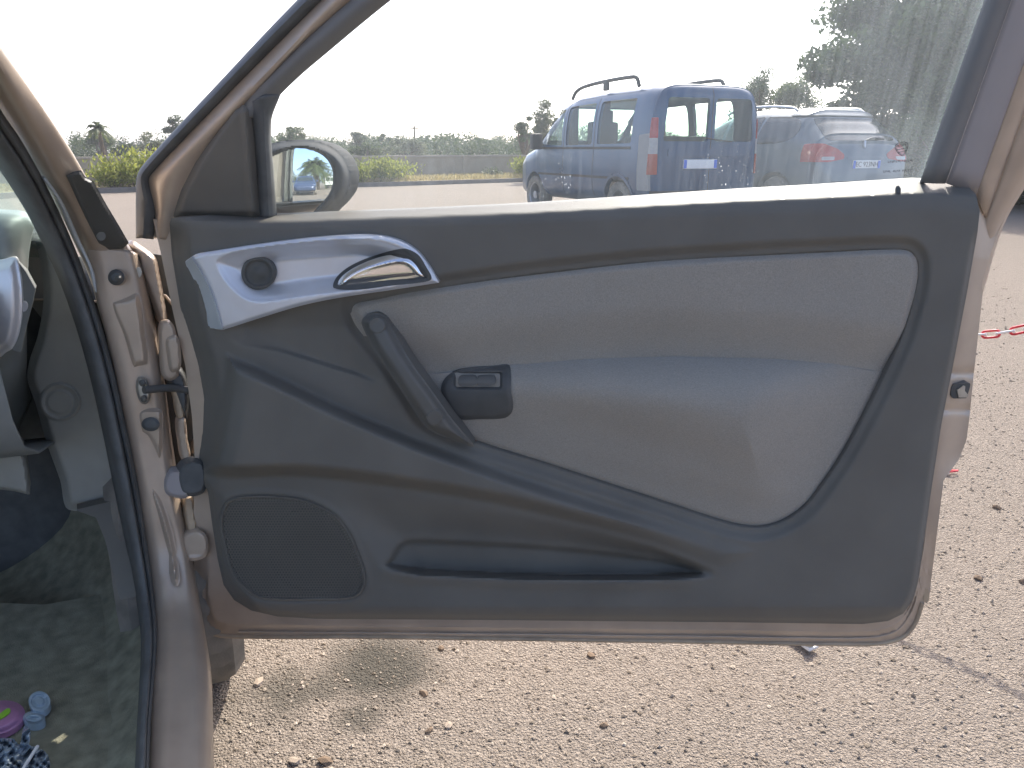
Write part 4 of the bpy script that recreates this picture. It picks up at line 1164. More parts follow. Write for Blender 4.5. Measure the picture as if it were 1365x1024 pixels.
M['blue'] = mat('blue_van_paint', (0.005, 0.052, 0.13), 0.3, 0.1, 0.5, var=0.12, vscale=3, coat=0.5)
M['suv'] = mat('blue_grey_metallic_paint', (0.10, 0.13, 0.155), 0.35, 0.4, 0.5, var=0.06, vscale=3, coat=0.5)
M['darkglass'] = mat('dark_vehicle_glass', (0.03, 0.04, 0.045), 0.05, 0, 0.8)
M['clad'] = mat('dark_bumper_plastic', (0.04, 0.042, 0.045), 0.6, 0, 0.4, var=0.1, vscale=10)
M['redlamp'] = mat('red_lamp_lens', (0.36, 0.025, 0.025), 0.15, 0, 0.6, var=0.15, vscale=30)
M['whitelamp'] = mat('clear_lamp_lens', (0.36, 0.34, 0.33), 0.15, 0, 0.6, var=0.1, vscale=30)
M['amberlamp'] = mat('amber_lamp_lens', (0.34, 0.055, 0.035), 0.15, 0, 0.6, var=0.1, vscale=30)
M['plate'] = mat('white_number_plate', (0.74, 0.75, 0.74), 0.4, 0, 0.5, var=0.03, vscale=40)
M['plateblue'] = mat('number_plate_blue', (0.03, 0.12, 0.55), 0.4, 0, 0.5)
M['plateink'] = mat('number_plate_ink', (0.06, 0.06, 0.06), 0.5)
M['primer'] = mat('grey_primer_panel', (0.27, 0.265, 0.26), 0.6, 0, 0.4, var=0.08, vscale=8)
M['grey_seat'] = mat('dark_seat_cloth', (0.06, 0.065, 0.075), 0.9, 0, 0.2, var=0.1, vscale=20)

def wheel_at(root, x, y, R, name='wheel', rot=0.0):
    W = 0.20
    rim = bm_obj(name, rim_geo(R * 0.63, W), M['rim'], None, True, 40)
    V, F = wheel_geo(R, R * 0.63, W)
    t = mesh_obj('tyre', V, F, M['tyre'], None); t.parent = rim
    rim.location = (x, y, R); rim.parent = root
    return rim

def box_part(name, c, s, mt, root, bev=0.01, rot=None):
    bm = bmesh.new(); add_box(bm, (0, 0, 0), s, rot, bev)
    bmesh.ops.translate(bm, vec=c, verts=bm.verts)
    o = bm_obj(name, bm, mt, None, True, 40); o.parent = root
    o.material_slots[0].link = 'OBJECT'; o.material_slots[0].material = mt
    return o

def plate_at(root, x, y, z, text=None):
    p = box_part('number_plate', (x, y, z), (0.012, 0.52, 0.112), M['plate'], root, 0.003)
    for sy_ in (-1, 1):
        b = box_part('plate_band', (x - 0.0075, y + sy_ * 0.235, z), (0.004, 0.045, 0.104), M['plateblue'], None, 0.001); b.parent = p
    if text:
        cu = bpy.data.curves.new('plate_text', 'FONT'); cu.body = text; cu.size = 0.095; cu.extrude = 0.001
        cu.align_x = 'CENTER'; cu.align_y = 'CENTER'
        t = bpy.data.objects.new('plate_text', cu); link(t)
        bpy.context.view_layer.update()
        me = bpy.data.meshes.new_from_object(t.evaluated_get(bpy.context.evaluated_depsgraph_get()))
        bpy.data.objects.remove(t, do_unlink=True)
        me.materials.clear(); me.materials.append(M['plateink'])
        t = bpy.data.objects.new('plate_lettering', me); link(t)
        t.rotation_euler = (pi / 2, 0, -pi / 2); t.location = (x - 0.0085, y, z); t.parent = p
    return p

# --- blue van: tall box with glazed sides, twin rear doors, roof rails
def make_van():
    root = empty('van')
    st = [(0.0, 0.74, 0.36, 1.68), (0.02, 0.81, 0.31, 1.75), (0.08, 0.855, 0.28, 1.80), (0.3, 0.865, 0.27, 1.825), (1.4, 0.865, 0.27, 1.825), (2.2, 0.865, 0.27, 1.79), (2.62, 0.865, 0.27, 1.69),
          (2.95, 0.86, 0.27, 1.46), (3.28, 0.855, 0.27, 1.17), (3.42, 0.85, 0.27, 1.09), (3.8, 0.82, 0.27, 1.0), (4.02, 0.76, 0.28, 0.90), (4.14, 0.68, 0.32, 0.78), (4.2, 0.56, 0.38, 0.66)]
    kw = dict(n=6.0, tum=0.10, zbelt=0.95, zmax=1.82)
    outer = lambda g: body_mesh(st, grow=g, **kw)
    sidew = {'fr': rq([(3.26, 1.10), (2.42, 1.08), (2.44, 1.60), (2.74, 1.585)], 0.05), 'mid': rq([(2.30, 1.08), (1.52, 1.09), (1.52, 1.64), (2.31, 1.62)], 0.05),
             'rear': rq([(1.38, 1.09), (0.50, 1.10), (0.50, 1.65), (1.38, 1.65)], 0.05)}
    rearw = {'l': rq([(0.70, 1.12), (0.02, 1.12), (0.02, 1.64), (0.64, 1.64)], 0.05), 'r': rq([(-0.08, 1.12), (-0.70, 1.12), (-0.64, 1.64), (-0.08, 1.64)], 0.05)}
    ws = rq([(0.68, 1.16), (-0.68, 1.16), (-0.60, 1.62), (0.60, 1.62)], 0.06)
    arches = [(0.78, 0.37), (3.38, 0.37)]
    cut = [outer(-0.05)]
    for p in sidew.values(): cut += [prism(p, 'y', 0.55, 1.2), prism(p, 'y', -1.2, -0.55)]
    for p in rearw.values(): cut.append(prism(p, 'x', -0.4, 0.35))
    cut.append(prism(ws, 'x', 2.2, 4.4))
    for x, r in arches:
        cut += [prism(circ(x, 0.31, r, r, 36), 'y', 0.60, 1.3), prism(circ(x, 0.31, r, r, 36), 'y', -1.3, -0.60)]
    part('body', boolean(outer(0), cut, 'DIFFERENCE'), M['blue'], root)
    for p in sidew.values():
        part('side_window', boolean(outer(-0.012), [prism(p, 'y', 0.80 - 0.035 * 1, 1.2)], 'INTERSECT'), M['vanglass'], root)
        part('side_window', boolean(outer(-0.012), [prism(p, 'y', -1.2, -0.765)], 'INTERSECT'), M['vanglass'], root)
    for p in rearw.values():
        part('rear_window', boolean(outer(-0.012), [prism(p, 'x', -0.4, 0.10)], 'INTERSECT'), M['vanglass'], root)
    part('windscreen', boolean(boolean(outer(-0.012), [prism(ws, 'x', 2.2, 4.4)], 'INTERSECT'), [outer(-0.03)], 'DIFFERENCE'), M['vanglass'], root)
    for sgn in (1, -1):
        a, b = sorted((sgn * 0.765, sgn * 0.95))
        for nm, z0, z1, mt in (('tail_light', 1.16, 1.40, M['redlamp']), ('reversing_light', 0.97, 1.16, M['whitelamp']), ('indicator_light', 0.72, 0.97, M['amberlamp'])):
            part(nm, boolean(outer(0.010), [prism(rq([(a, z0), (b, z0), (b, z1), (a, z1)], 0.01), 'x', -0.3, 0.09)], 'INTERSECT'), mt, root)
        c, d = sorted((sgn * 0.6, sgn * 1.1))
        part('arch_trim', boolean(boolean(outer(0.016), [prism(circ(0.78, 0.31, 0.415, 0.415, 40), 'y', c, d)], 'INTERSECT'), [prism(circ(0.78, 0.31, 0.37, 0.37, 40), 'y', -2, 2), outer(-0.02), prism([(0, 0), (2, 0), (2, 0.34), (0, 0.34)], 'y', -2, 2)], 'DIFFERENCE'), M['blue'], root)
    q = part('primer_panel', boolean(outer(0.004), [prism(rq([(0.05, 0.52), (0.30, 0.52), (0.32, 1.20), (0.05, 1.22)], 0.02), 'y', 0.72, 1.2)], 'INTERSECT'), M['primer'], root); q['label'] = 'bare grey primer panel on the rear corner'
    part('bumper', boolean(outer(0.012), [prism([(-1.2, 0.3), (1.2, 0.3), (1.2, 0.52), (-1.2, 0.52)], 'x', -0.4, 0.06)], 'INTERSECT'), M['clad'], root)
    part('handle_strip', boolean(outer(0.012), [prism(rq([(0.62, 0.94), (-0.62, 0.94), (-0.62, 1.03), (0.62, 1.03)], 0.02), 'x', -0.4, 0.06)], 'INTERSECT'), M['blue'], root)
    part('door_gap', boolean(outer(0.002), [prism([(-0.035, 0.5), (-0.025, 0.5), (-0.025, 1.78), (-0.035, 1.78)], 'x', -0.4, 0.05)], 'INTERSECT'), M['clad'], root)
    for z in (1.045, 0.66):
        part('side_strip', boolean(outer(0.006), [prism([(0.5, z - 0.02), (3.2, z - 0.02), (3.2, z + 0.015), (0.5, z + 0.015)], 'y', 0.6, 1.2)], 'INTERSECT'), M['clad'], root)
    for x in (1.45, 2.36):
        part('door_gap', boolean(outer(0.002), [prism([(x, 0.4), (x + 0.012, 0.4), (x + 0.012, 1.7), (x, 1.7)], 'y', 0.6, 1.2)], 'INTERSECT'), M['clad'], root)
    plate_at(root, -0.012, 0.12, 0.845)
    for x, r in arches:
        wheel_at(root, x, 0.745, 0.31); wheel_at(root, x, -0.745, 0.31)
    for sgn in (1, -1):
        y = sgn * 0.68
        P = catmull([(0.62, y, 1.80), (0.68, y, 1.90), (0.78, y, 1.925), (1.5, y, 1.92), (2.1, y, 1.885), (2.32, y, 1.83), (2.42, y, 1.74)], 40)
        r = tube('roof_rail', P, 0.026, M['clad'], None, 8); r.parent = root
        f = box_part('rail_foot', (1.45, y, 1.86), (0.10, 0.05, 0.13), M['clad'], None, 0.012); f.parent = r
        mi = box_part('door_mirror', (3.06, sgn * 0.965, 1.14), (0.10, 0.19, 0.24), M['clad'], root, 0.04)
        a = box_part('mirror_arm', (3.10, sgn * 0.87, 1.08), (0.05, 0.10, 0.05), M['clad'], None, 0.01); a.parent = mi
    for y in (0.42, -0.42):
        box_part('seat', (2.2, y, 0.75), (0.5, 0.48, 0.24), M['grey_seat'], root, 0.06)
        box_part('seat_back', (1.95, y, 1.10), (0.14, 0.46, 0.62), M['grey_seat'], root, 0.05)
        box_part('headrest', (1.92, y, 1.48), (0.09, 0.26, 0.18), M['grey_seat'], root, 0.03)
    box_part('rear_bench', (0.95, 0, 0.95), (0.14, 1.25, 0.5), M['grey_seat'], root, 0.05)
    wpt = catmull([(-0.02, -0.35, 1.12), (-0.035, -0.1, 1.14), (-0.03, 0.12, 1.17)], 8)
    w = tube('rear_wiper', wpt, 0.009, M['clad'], None, 6); w.parent = root
    return root

def make_suv():
    root = empty('parked_suv')
    st = [(0.0, 0.66, 0.40, 0.72), (0.03, 0.76, 0.36, 0.80), (0.07, 0.82, 0.33, 1.02), (0.12, 0.86, 0.30, 1.12), (0.2, 0.885, 0.28, 1.22), (0.45, 0.90, 0.27, 1.44), (0.55, 0.90, 0.27, 1.535), (0.75, 0.90, 0.27, 1.565),
          (1.5, 0.90, 0.26, 1.60), (2.1, 0.90, 0.26, 1.575), (2.5, 0.90, 0.26, 1.40), (2.9, 0.90, 0.26, 1.13), (3.1, 0.895, 0.26, 1.06), (3.9, 0.86, 0.27, 0.96), (4.25, 0.78, 0.30, 0.84), (4.40, 0.66, 0.36, 0.68), (4.45, 0.56, 0.42, 0.60)]
    kw = dict(n=5.0, tum=0.27, zbelt=0.90, zmax=1.60)
    outer = lambda g: body_mesh(st, grow=g, smooth=2, **kw)
    arches = [(0.82, 0.39), (3.55, 0.39)]
    cut = []
    for x, r in arches:
        cut += [prism(circ(x, 0.33, r, r, 36), 'y', 0.62, 1.3), prism(circ(x, 0.33, r, r, 36), 'y', -1.3, -0.62)]
    part('body', boolean(outer(0), cut, 'DIFFERENCE'), M['suv'], root)
    sw1 = rp([(0.62, 1.18), (0.55, 1.28), (0.62, 1.40), (0.82, 1.46), (1.2, 1.475), (1.28, 1.46), (1.30, 1.12), (1.1, 1.10), (0.8, 1.12)], 60)
    sw2 = rq([(1.36, 1.09), (2.02, 1.07), (2.02, 1.46), (1.36, 1.475)], 0.03)
    sw3 = rq([(2.10, 1.07), (2.86, 1.05), (2.42, 1.38), (2.10, 1.45)], 0.04)
    for p in (sw1, sw2, sw3):
        for sgn in (1, -1):
            a, b = sorted((sgn * 0.5, sgn * 1.2))
            part('side_window', boolean(outer(0.004), [prism(p, 'y', a, b)], 'INTERSECT'), M['darkglass'], root)
    RW = rq([(0.66, 1.17), (0.60, 1.14), (-0.60, 1.14), (-0.66, 1.17), (-0.60, 1.44), (0.60, 1.44)], 0.04)
    part('rear_window', boolean(outer(0.005), [prism(RW, 'x', -0.3, 0.60)], 'INTERSECT'), M['darkglass'], root)
    part('windscreen', boolean(outer(0.004), [prism(rq([(0.66, 1.12), (-0.66, 1.12), (-0.58, 1.46), (0.58, 1.46)], 0.05), 'x', 2.2, 3.4)], 'INTERSECT'), M['darkglass'], root)
    part('bumper', boolean(outer(0.012), [prism([(-1.2, 0.2), (1.2, 0.2), (1.2, 0.50), (-1.2, 0.50)], 'x', -0.4, 0.40)], 'INTERSECT'), M['clad'], root)
    for sgn in (1, -1):
        a = [(0.93, 0.86), (0.70, 0.86), (0.42, 0.90), (0.40, 0.96), (0.52, 1.03), (0.72, 1.10), (0.84, 1.10), (0.93, 0.98)]
        part('tail_light', boolean(outer(0.012), [prism(rq([(sgn * p, q) for p, q in a][::sgn], 0.03), 'x', -0.3, 0.36)], 'INTERSECT'), M['redlamp'], root)
        b = [(0.80, 0.885), (0.60, 0.885), (0.58, 0.93), (0.80, 0.93)]
        part('lamp_insert', boolean(outer(0.016), [prism(rq([(sgn * p, q) for p, q in b][::sgn], 0.02), 'x', -0.3, 0.20)], 'INTERSECT'), M['whitelamp'], root)
        r = [(0.76, 0.50), (0.42, 0.50), (0.42, 0.545), (0.76, 0.545)]
        part('reflector', boolean(outer(0.012), [prism(rq([(sgn * p, q) for p, q in r][::sgn], 0.015), 'x', -0.3, 0.20)], 'INTERSECT'), M['redlamp'], root)
        P = catmull([(0.75, sgn * 0.64, 1.54), (0.85, sgn * 0.645, 1.585), (1.4, sgn * 0.65, 1.62), (2.0, sgn * 0.65, 1.60), (2.2, sgn * 0.65, 1.53)], 26)
        t = tube('roof_rail', P, 0.018, M['silver'], None, 8); t.parent = root
        h = box_part('door_handle', (1.42, sgn * 0.895, 1.0), (0.20, 0.03, 0.03), M['suv'], root, 0.01)
        mi = box_part('door_mirror', (2.72, sgn * 0.98, 1.10), (0.12, 0.2, 0.15), M['suv'], root, 0.05)
    part('spoiler', boolean(outer(0.022), [prism(rq([(0.66, 1.475), (-0.66, 1.475), (-0.60, 1.585), (0.60, 1.585)], 0.02), 'x', 0.35, 0.86)], 'INTERSECT'), M['suv'], root)
    part('hatch_gap', boolean(outer(0.002), [prism([(-0.66, 0.60), (0.66, 0.60), (0.66, 0.61), (-0.66, 0.61)], 'x', -0.3, 0.2)], 'INTERSECT'), M['clad'], root)
    part('chrome_strip', boolean(outer(0.012), [prism(rq([(-0.36, 0.90), (0.36, 0.90), (0.36, 0.93), (-0.36, 0.93)], 0.008), 'x', -0.3, 0.2)], 'INTERSECT'), M['suv'], root)
    plate_at(root, 0.028, 0.0, 0.825, 'EC 923NH')
    w = tube('rear_wiper', catmull([(0.10, 0.0, 1.14), (0.13, -0.18, 1.175), (0.15, -0.42, 1.165)], 8), 0.012, M['clad'], None, 6); w.parent = root
    b = tube('wiper_pivot', [(0.07, 0.03, 1.05), (0.10, 0.0, 1.14)], 0.014, M['silver'], None, 6); b.parent = root
    for x, r in arches:
        wheel_at(root, x, 0.78, 0.33); wheel_at(root, x, -0.78, 0.33)
    return root

def heading(a): return pi / 2 + radians(a)       # degrees to the left of straight ahead
def copy_tree(o, parent=None):
    c = o.copy(); link(c); c.parent = parent
    if parent is not None: c.matrix_parent_inverse = o.matrix_parent_inverse.copy()
    for ch in o.children: copy_tree(ch, c)
    return c
def repaint(root, name, mt):
    for ch in root.children:
        if ch.material_slots and ch.material_slots[0].material == name: ch.material_slots[0].material = mt

van = make_van()
van.location = (2.51, 10.28, 0); van.rotation_euler = (0, 0, heading(24))
tag(van, 'blue passenger van with roof rails seen through the door window', 'van')
suv = make_suv()
suv.location = (4.9, 11.0, 0); suv.rotation_euler = (0, 0, heading(25))
tag(suv, 'blue-grey crossover with red tail lights parked right of the blue van', 'car')
M['dark_car'] = mat('pale_blue_grey_paint', (0.36, 0.39, 0.44), 0.35, 0.3, 0.5, var=0.06, vscale=3, coat=0.5)
M['navy'] = mat('bright_blue_paint', (0.03, 0.05, 0.11), 0.3, 0.2, 0.5, coat=0.5)
M['white_paint'] = mat('white_van_paint', (0.75, 0.76, 0.76), 0.35, 0, 0.5, coat=0.4)
c3 = copy_tree(suv); repaint(c3, M['suv'], M['dark_car'])
c3.location = (9.1, 10.3, 0); c3.rotation_euler = (0, 0, heading(-62))
tag(c3, 'pale grey car whose dark lower edge shows at the far right edge', 'car')
c4 = copy_tree(suv); repaint(c4, M['suv'], M['navy'])
c4.location = (2.0, -15.5, 0); c4.rotation_euler = (0, 0, heading(10))
tag(c4, 'bright blue car reflected at the left of the door mirror', 'car')
v2 = copy_tree(van); repaint(v2, M['blue'], M['white_paint'])
v2.location = (6.6, -23.5, 0); v2.rotation_euler = (0, 0, heading(200))
tag(v2, 'small white van reflected at the right of the door mirror', 'van')

# ------------------------------------------------------------------ trees, bushes, far vegetation
def leaf_mat(name, c1, c2, trans=0.35):
    m = bpy.data.materials.new(name); m.use_nodes = True
    nt = m.node_tree; b = nt.nodes['Principled BSDF']
    gi = nt.nodes.new('ShaderNodeNewGeometry')
    mx = nt.nodes.new('ShaderNodeMix'); mx.data_type = 'RGBA'
    mx.inputs['A'].default_value = (*c1, 1); mx.inputs['B'].default_value = (*c2, 1)
    nt.links.new(gi.outputs['Random Per Island'], mx.inputs['Factor'])
    nt.links.new(mx.outputs['Result'], b.inputs['Base Color'])
    b.inputs['Roughness'].default_value = 0.6; b.inputs['Specular IOR Level'].default_value = 0.3
    tl = nt.nodes.new('ShaderNodeBsdfTranslucent')
    nt.links.new(mx.outputs['Result'], tl.inputs['Color'])
    ms = nt.nodes.new('ShaderNodeMixShader'); ms.inputs['Fac'].default_value = trans
    out = nt.nodes['Material Output']
    nt.links.new(b.outputs[0], ms.inputs[1]); nt.links.new(tl.outputs[0], ms.inputs[2]); nt.links.new(ms.outputs[0], out.inputs['Surface'])
    return m
M['leaf_dark'] = leaf_mat('dark_evergreen_leaves', (0.035, 0.06, 0.025), (0.075, 0.11, 0.04))
M['leaf_mid'] = leaf_mat('mid_green_leaves', (0.055, 0.085, 0.03), (0.12, 0.16, 0.06))
M['leaf_grey'] = leaf_mat('olive_grey_leaves', (0.09, 0.11, 0.065), (0.17, 0.19, 0.11))
M['leaf_yel'] = leaf_mat('yellow_green_shrub_leaves', (0.15, 0.19, 0.035), (0.36, 0.37, 0.08), 0.5)
M['leaf_dry'] = leaf_mat('dry_grass_blades', (0.30, 0.24, 0.11), (0.46, 0.40, 0.22), 0.4)
M['leaf_palm'] = leaf_mat('palm_frond_leaves', (0.06, 0.085, 0.03), (0.13, 0.16, 0.07))

def leaves(centers, size, rs, aspect=0.55, droop=0.0, up=0.0):
    n = len(centers)
    d = rs.normal(size=(n, 3)); d[:, 2] = d[:, 2] * (1 - up) + up * 2.2 - droop
    d /= np.linalg.norm(d, axis=1)[:, None]
    r = rs.normal(size=(n, 3)); u = np.cross(d, r); u /= np.linalg.norm(u, axis=1)[:, None] + 1e-9
    L = size * rs.uniform(0.6, 1.4, n)[:, None]
    a = centers - d * L * 0.5; b = centers + d * L * 0.5; m = centers
    w = u * L * aspect * 0.5
    V = np.stack([a, m + w, b, m - w], 1).reshape(-1, 3)
    F = np.arange(4 * n).reshape(n, 4)
    return V, F

def crown_points(c, R, n, rs, clumps=30, csize=0.35, flat=1.0, shell_=0.55, lo=-0.6):
    """leaf positions gathered in clumps over the volume of an ellipsoid"""
    c = np.asarray(c, float); R = np.asarray(R, float)
    d = rs.normal(size=(clumps, 3)); d /= np.linalg.norm(d, axis=1)[:, None]
    d[:, 2] = np.where(d[:, 2] < lo, -d[:, 2] * 0.5, d[:, 2])
    rad = rs.uniform(shell_, 1.0, clumps)[:, None]
    C = c + d * R * rad
    cs = csize * R.mean() * rs.uniform(0.6, 1.4, clumps)
    k = rs.randint(0, clumps, n)
    q = rs.normal(size=(n, 3)); q /= np.linalg.norm(q, axis=1)[:, None]
    q *= rs.uniform(0, 1, n)[:, None] ** 0.45
    q[:, 2] *= 0.7
    return C[k] + q * cs[k][:, None], C

def limb_mesh(base, tops, r0, rs, seg=7):
    bm = bmesh.new()
    base = np.asarray(base, float)
    fork = base + (np.mean(tops, 0) - base) * 0.45; fork[:2] = base[:2] * 0.7 + fork[:2] * 0.3
    V, F = tube_geo(catmull([base, base * 0.5 + fork * 0.5 + rs.normal(0, r0 * 0.4, 3) * (1, 1, 0), fork], 8), np.linspace(r0, r0 * 0.7, 8), seg); add_geo(bm, V, F)
    for t in tops:
        m_ = fork * 0.45 + np.asarray(t) * 0.55 + rs.normal(0, 0.12, 3) * r0 * 6
        V, F = tube_geo(catmull([fork, m_, t], 7), np.linspace(r0 * 0.55, r0 * 0.12, 7), 5); add_geo(bm, V, F)
    return bm

def tree(name, base, c, R, n, leaf, lm, seed, label, cat='tree', group=None, clumps=30, csize=0.35, trunk=0.12, lo=-0.6, droop=0.0, shell_=0.55):
    rs = np.random.RandomState(seed)
    root = empty(name, tuple(base))
    P, C = crown_points(c, R, n, rs, clumps, csize, lo=lo, shell_=shell_)
    P[:, 2] = np.maximum(P[:, 2], base[2] + 0.05 + rs.uniform(0, 0.1, n))
    V, F = leaves(P, leaf, rs, droop=droop)
    fast_mesh('crown', V, F, lm, root)
    tops = C[rs.choice(len(C), min(9, len(C)), replace=False)]
    bm_obj('trunk', limb_mesh(base, tops, trunk, rs), M['bark'], root)
    return tag(root, label, cat, group)

def bush(name, base, w, h, n, leaf, lm, seed, label, group=None, up=0.55):
    rs = np.random.RandomState(seed)
    root = empty(name, tuple(base))
    base = np.asarray(base, float)
    st = []
    bm = bmesh.new(); pts = []
    for i in range(26):
        a = rs.uniform(0, 2 * pi); r = rs.uniform(0, 0.5)
        hh = h * rs.uniform(0.55, 1.0) * (1 - 0.35 * r)
        tip = base + np.array([cos(a) * w * r * 1.0, sin(a) * w * r * 1.0, hh])
        b0 = base + np.array([cos(a) * w * r * 0.25, sin(a) * w * r * 0.25, 0])
        mid = b0 * 0.5 + tip * 0.5 + rs.normal(0, 0.04, 3)
        cv = catmull([b0, mid, tip], 6)
        V, F = tube_geo(cv, np.linspace(0.014, 0.004, 6), 4); add_geo(bm, V, F)
        m_ = n // 26
        t = rs.uniform(0.12, 1, m_) ** 0.8
        q = b0 + (tip - b0) * t[:, None] + rs.normal(0, 1, (m_, 3)) * np.array([0.11 * w, 0.11 * w, 0.06 * h])
        pts.append(q)
    bm_obj('stems', bm, M['bark'], root)
    P = np.vstack(pts); P[:, 2] = np.maximum(P[:, 2], base[2] + 0.03)
    V, F = leaves(P, leaf, rs, 0.4, 0, up)
    fast_mesh('foliage', V, F, lm, root)
    return tag(root, label, 'bush', group)

def gb(px, py, Y):          # base on the ground under a pixel at distance Y
    p = at(px, py, Y); return np.array([p[0], p[1], 0.0])
def sz(pix, Y): return pix / FPX * Y * 0.97

# shrubs along the kerb and wall, left to right
def kerb_bush(px, d, w, h, n, seed, label, lm='leaf_yel', leaf=0.10):
    # on the verge, d metres behind the kerb
    L = off(LINE, d); pr = 682.5 + FPX * L[:, 0] / (L[:, 1] * CP)
    i = int(np.argmin(abs(pr - px)))
    p = L[i]
    return bush('bush', (p[0], p[1], 0.10), w, h, n, leaf, M[lm], seed, label, 'shrubs along the back kerb')
kerb_bush(128, 0.5, 1.3, 0.62, 1800, 11, 'yellow-green shrub low against the windscreen pillar, left in the gap')
kerb_bush(168, 0.5, 1.7, 0.98, 2600, 12, 'tall yellow-green shrub at the kerb between pillar and open door')
kerb_bush(205, 0.7, 1.5, 1.05, 2000, 13, 'yellow-green shrub partly hidden by the black door-frame seal')
kerb_bush(515, 0.8, 1.9, 0.78, 2600, 14, 'bright green rounded shrub by the kerb right of the door mirror')
kerb_bush(474, 0.5, 0.9, 0.5, 900, 15, 'small yellow-green shrub touching the right edge of the door mirror')
kerb_bush(690, 1.0, 1.1, 0.75, 1300, 16, 'yellow-green shrub just left of the blue van nose')
kerb_bush(655, 1.2, 0.9, 0.36, 500, 17, 'low greyish shrub on the dry verge left of the van', 'leaf_grey')

# dry grass on the verge
rs = np.random.RandomState(77)
L0 = off(LINE, 0.2); nG = 16000
ii = rs.uniform(6, 50, nG); i0 = ii.astype(int); tt = (ii - i0)[:, None]
LA = off(LINE, 0.2); LB = off(LINE, 2.15); u = rs.uniform(0, 1, (nG, 1))
g = (LA[i0] * (1 - tt) + LA[i0 + 1] * tt) * (1 - u) + (LB[i0] * (1 - tt) + LB[i0 + 1] * tt) * u
V, F = leaves(np.c_[g, rs.uniform(0.12, 0.22, nG)], 0.16, rs, 0.10, 0, 0.8)
tag(fast_mesh('dry_grass', V, F, M['leaf_dry']), 'dry straw-coloured grass on the verge before the wall', 'grass', kind='stuff')

# single trees beyond the wall
def far_tree(px, pyt, Y, wpx, hpx, n, lm, seed, label, name='tree', leaf=None, **kw):
    c = at(px, pyt + hpx * 0.5, Y)
    R = (sz(wpx, Y) / 2, sz(wpx, Y) / 2, sz(hpx, Y) / 2)
    b = gb(px, pyt, Y)
    return tree(name, b, c, R, int(n * 1.8), leaf or max(0.08, 0.0024 * Y), M[lm], seed, label, group='trees beyond the wall', trunk=0.004 * Y, **kw)
far_tree(137, 176, 48, 34, 36, 2600, 'leaf_dark', 21, 'dark pine tree left in the gap beyond the wall', 'pine_tree', clumps=14)
far_tree(165, 186, 44, 26, 34, 1800, 'leaf_mid', 22, 'round green tree in the middle of the gap beyond the wall', clumps=12)
far_tree(200, 180, 40, 26, 40, 900, 'leaf_grey', 23, 'thin sparse tree against the sky left of the door frame', clumps=14)
far_tree(232, 158, 46, 36, 44, 2400, 'leaf_dark', 24, 'dark tree half hidden behind the slanted door frame', clumps=14)
far_tree(392, 170, 40, 44, 40, 2200, 'leaf_mid', 25, 'green tree standing above the door mirror', clumps=14)
far_tree(476, 176, 60, 26, 26, 1200, 'leaf_dark', 26, 'small dark tree right of the door mirror on the skyline', clumps=10)
far_tree(512, 178, 60, 22, 24, 1000, 'leaf_dark', 27, 'small dark round tree on the skyline over the green shrub', clumps=8)
far_tree(545, 182, 42, 60, 44, 2600, 'leaf_grey', 28, 'olive-brown tree in the middle of the skyline hedge', clumps=16)
far_tree(490, 192, 38, 46, 32, 2200, 'leaf_mid', 29, 'light green tree beyond the wall right of the mirror', clumps=14)
far_tree(735, 132, 26, 62, 84, 3400, 'leaf_grey', 30, 'sparse olive tree rising just left of the blue van', clumps=22, csize=0.26)
far_tree(700, 152, 30, 30, 50, 1400, 'leaf_dark', 31, 'dark small tree left of the sparse olive tree', clumps=12)
far_tree(1018, 96, 30, 84, 100, 6000, 'leaf_dark', 32, 'rounded tree between the van roof and the big right tree', clumps=26)
far_tree(1062, 104, 28, 66, 90, 4500, 'leaf_mid', 33, 'green tree behind the crossover next to the big right tree', clumps=20)
# the tall tree filling the right of the window
tree('tree', (10.1, 16.5, 0.0), (10.1, 16.4, 2.55), (3.9, 3.2, 3.1), 230000, 0.125, M['leaf_dark'], 34, 'tall dense tree filling the right part of the door window', clumps=330, csize=0.17, trunk=0.2, lo=-0.95, shell_=0.35)
tree('tree', (12.2, 17.5, 0.0), (12.4, 17.6, 2.6), (3.4, 3.0, 2.8), 50000, 0.09, M['leaf_mid'], 35, 'second dense tree behind the rear window pillar', clumps=110, csize=0.22, trunk=0.2, lo=-0.95, shell_=0.35)
tree('tree', (8.3, 14.6, 0.0), (8.4, 14.7, 0.95), (2.3, 1.4, 1.15), 26000, 0.075, M['leaf_mid'], 36, 'low bushy tree just behind the rear right corner of the crossover', clumps=90, csize=0.22, trunk=0.08, lo=-0.95, shell_=0.3)
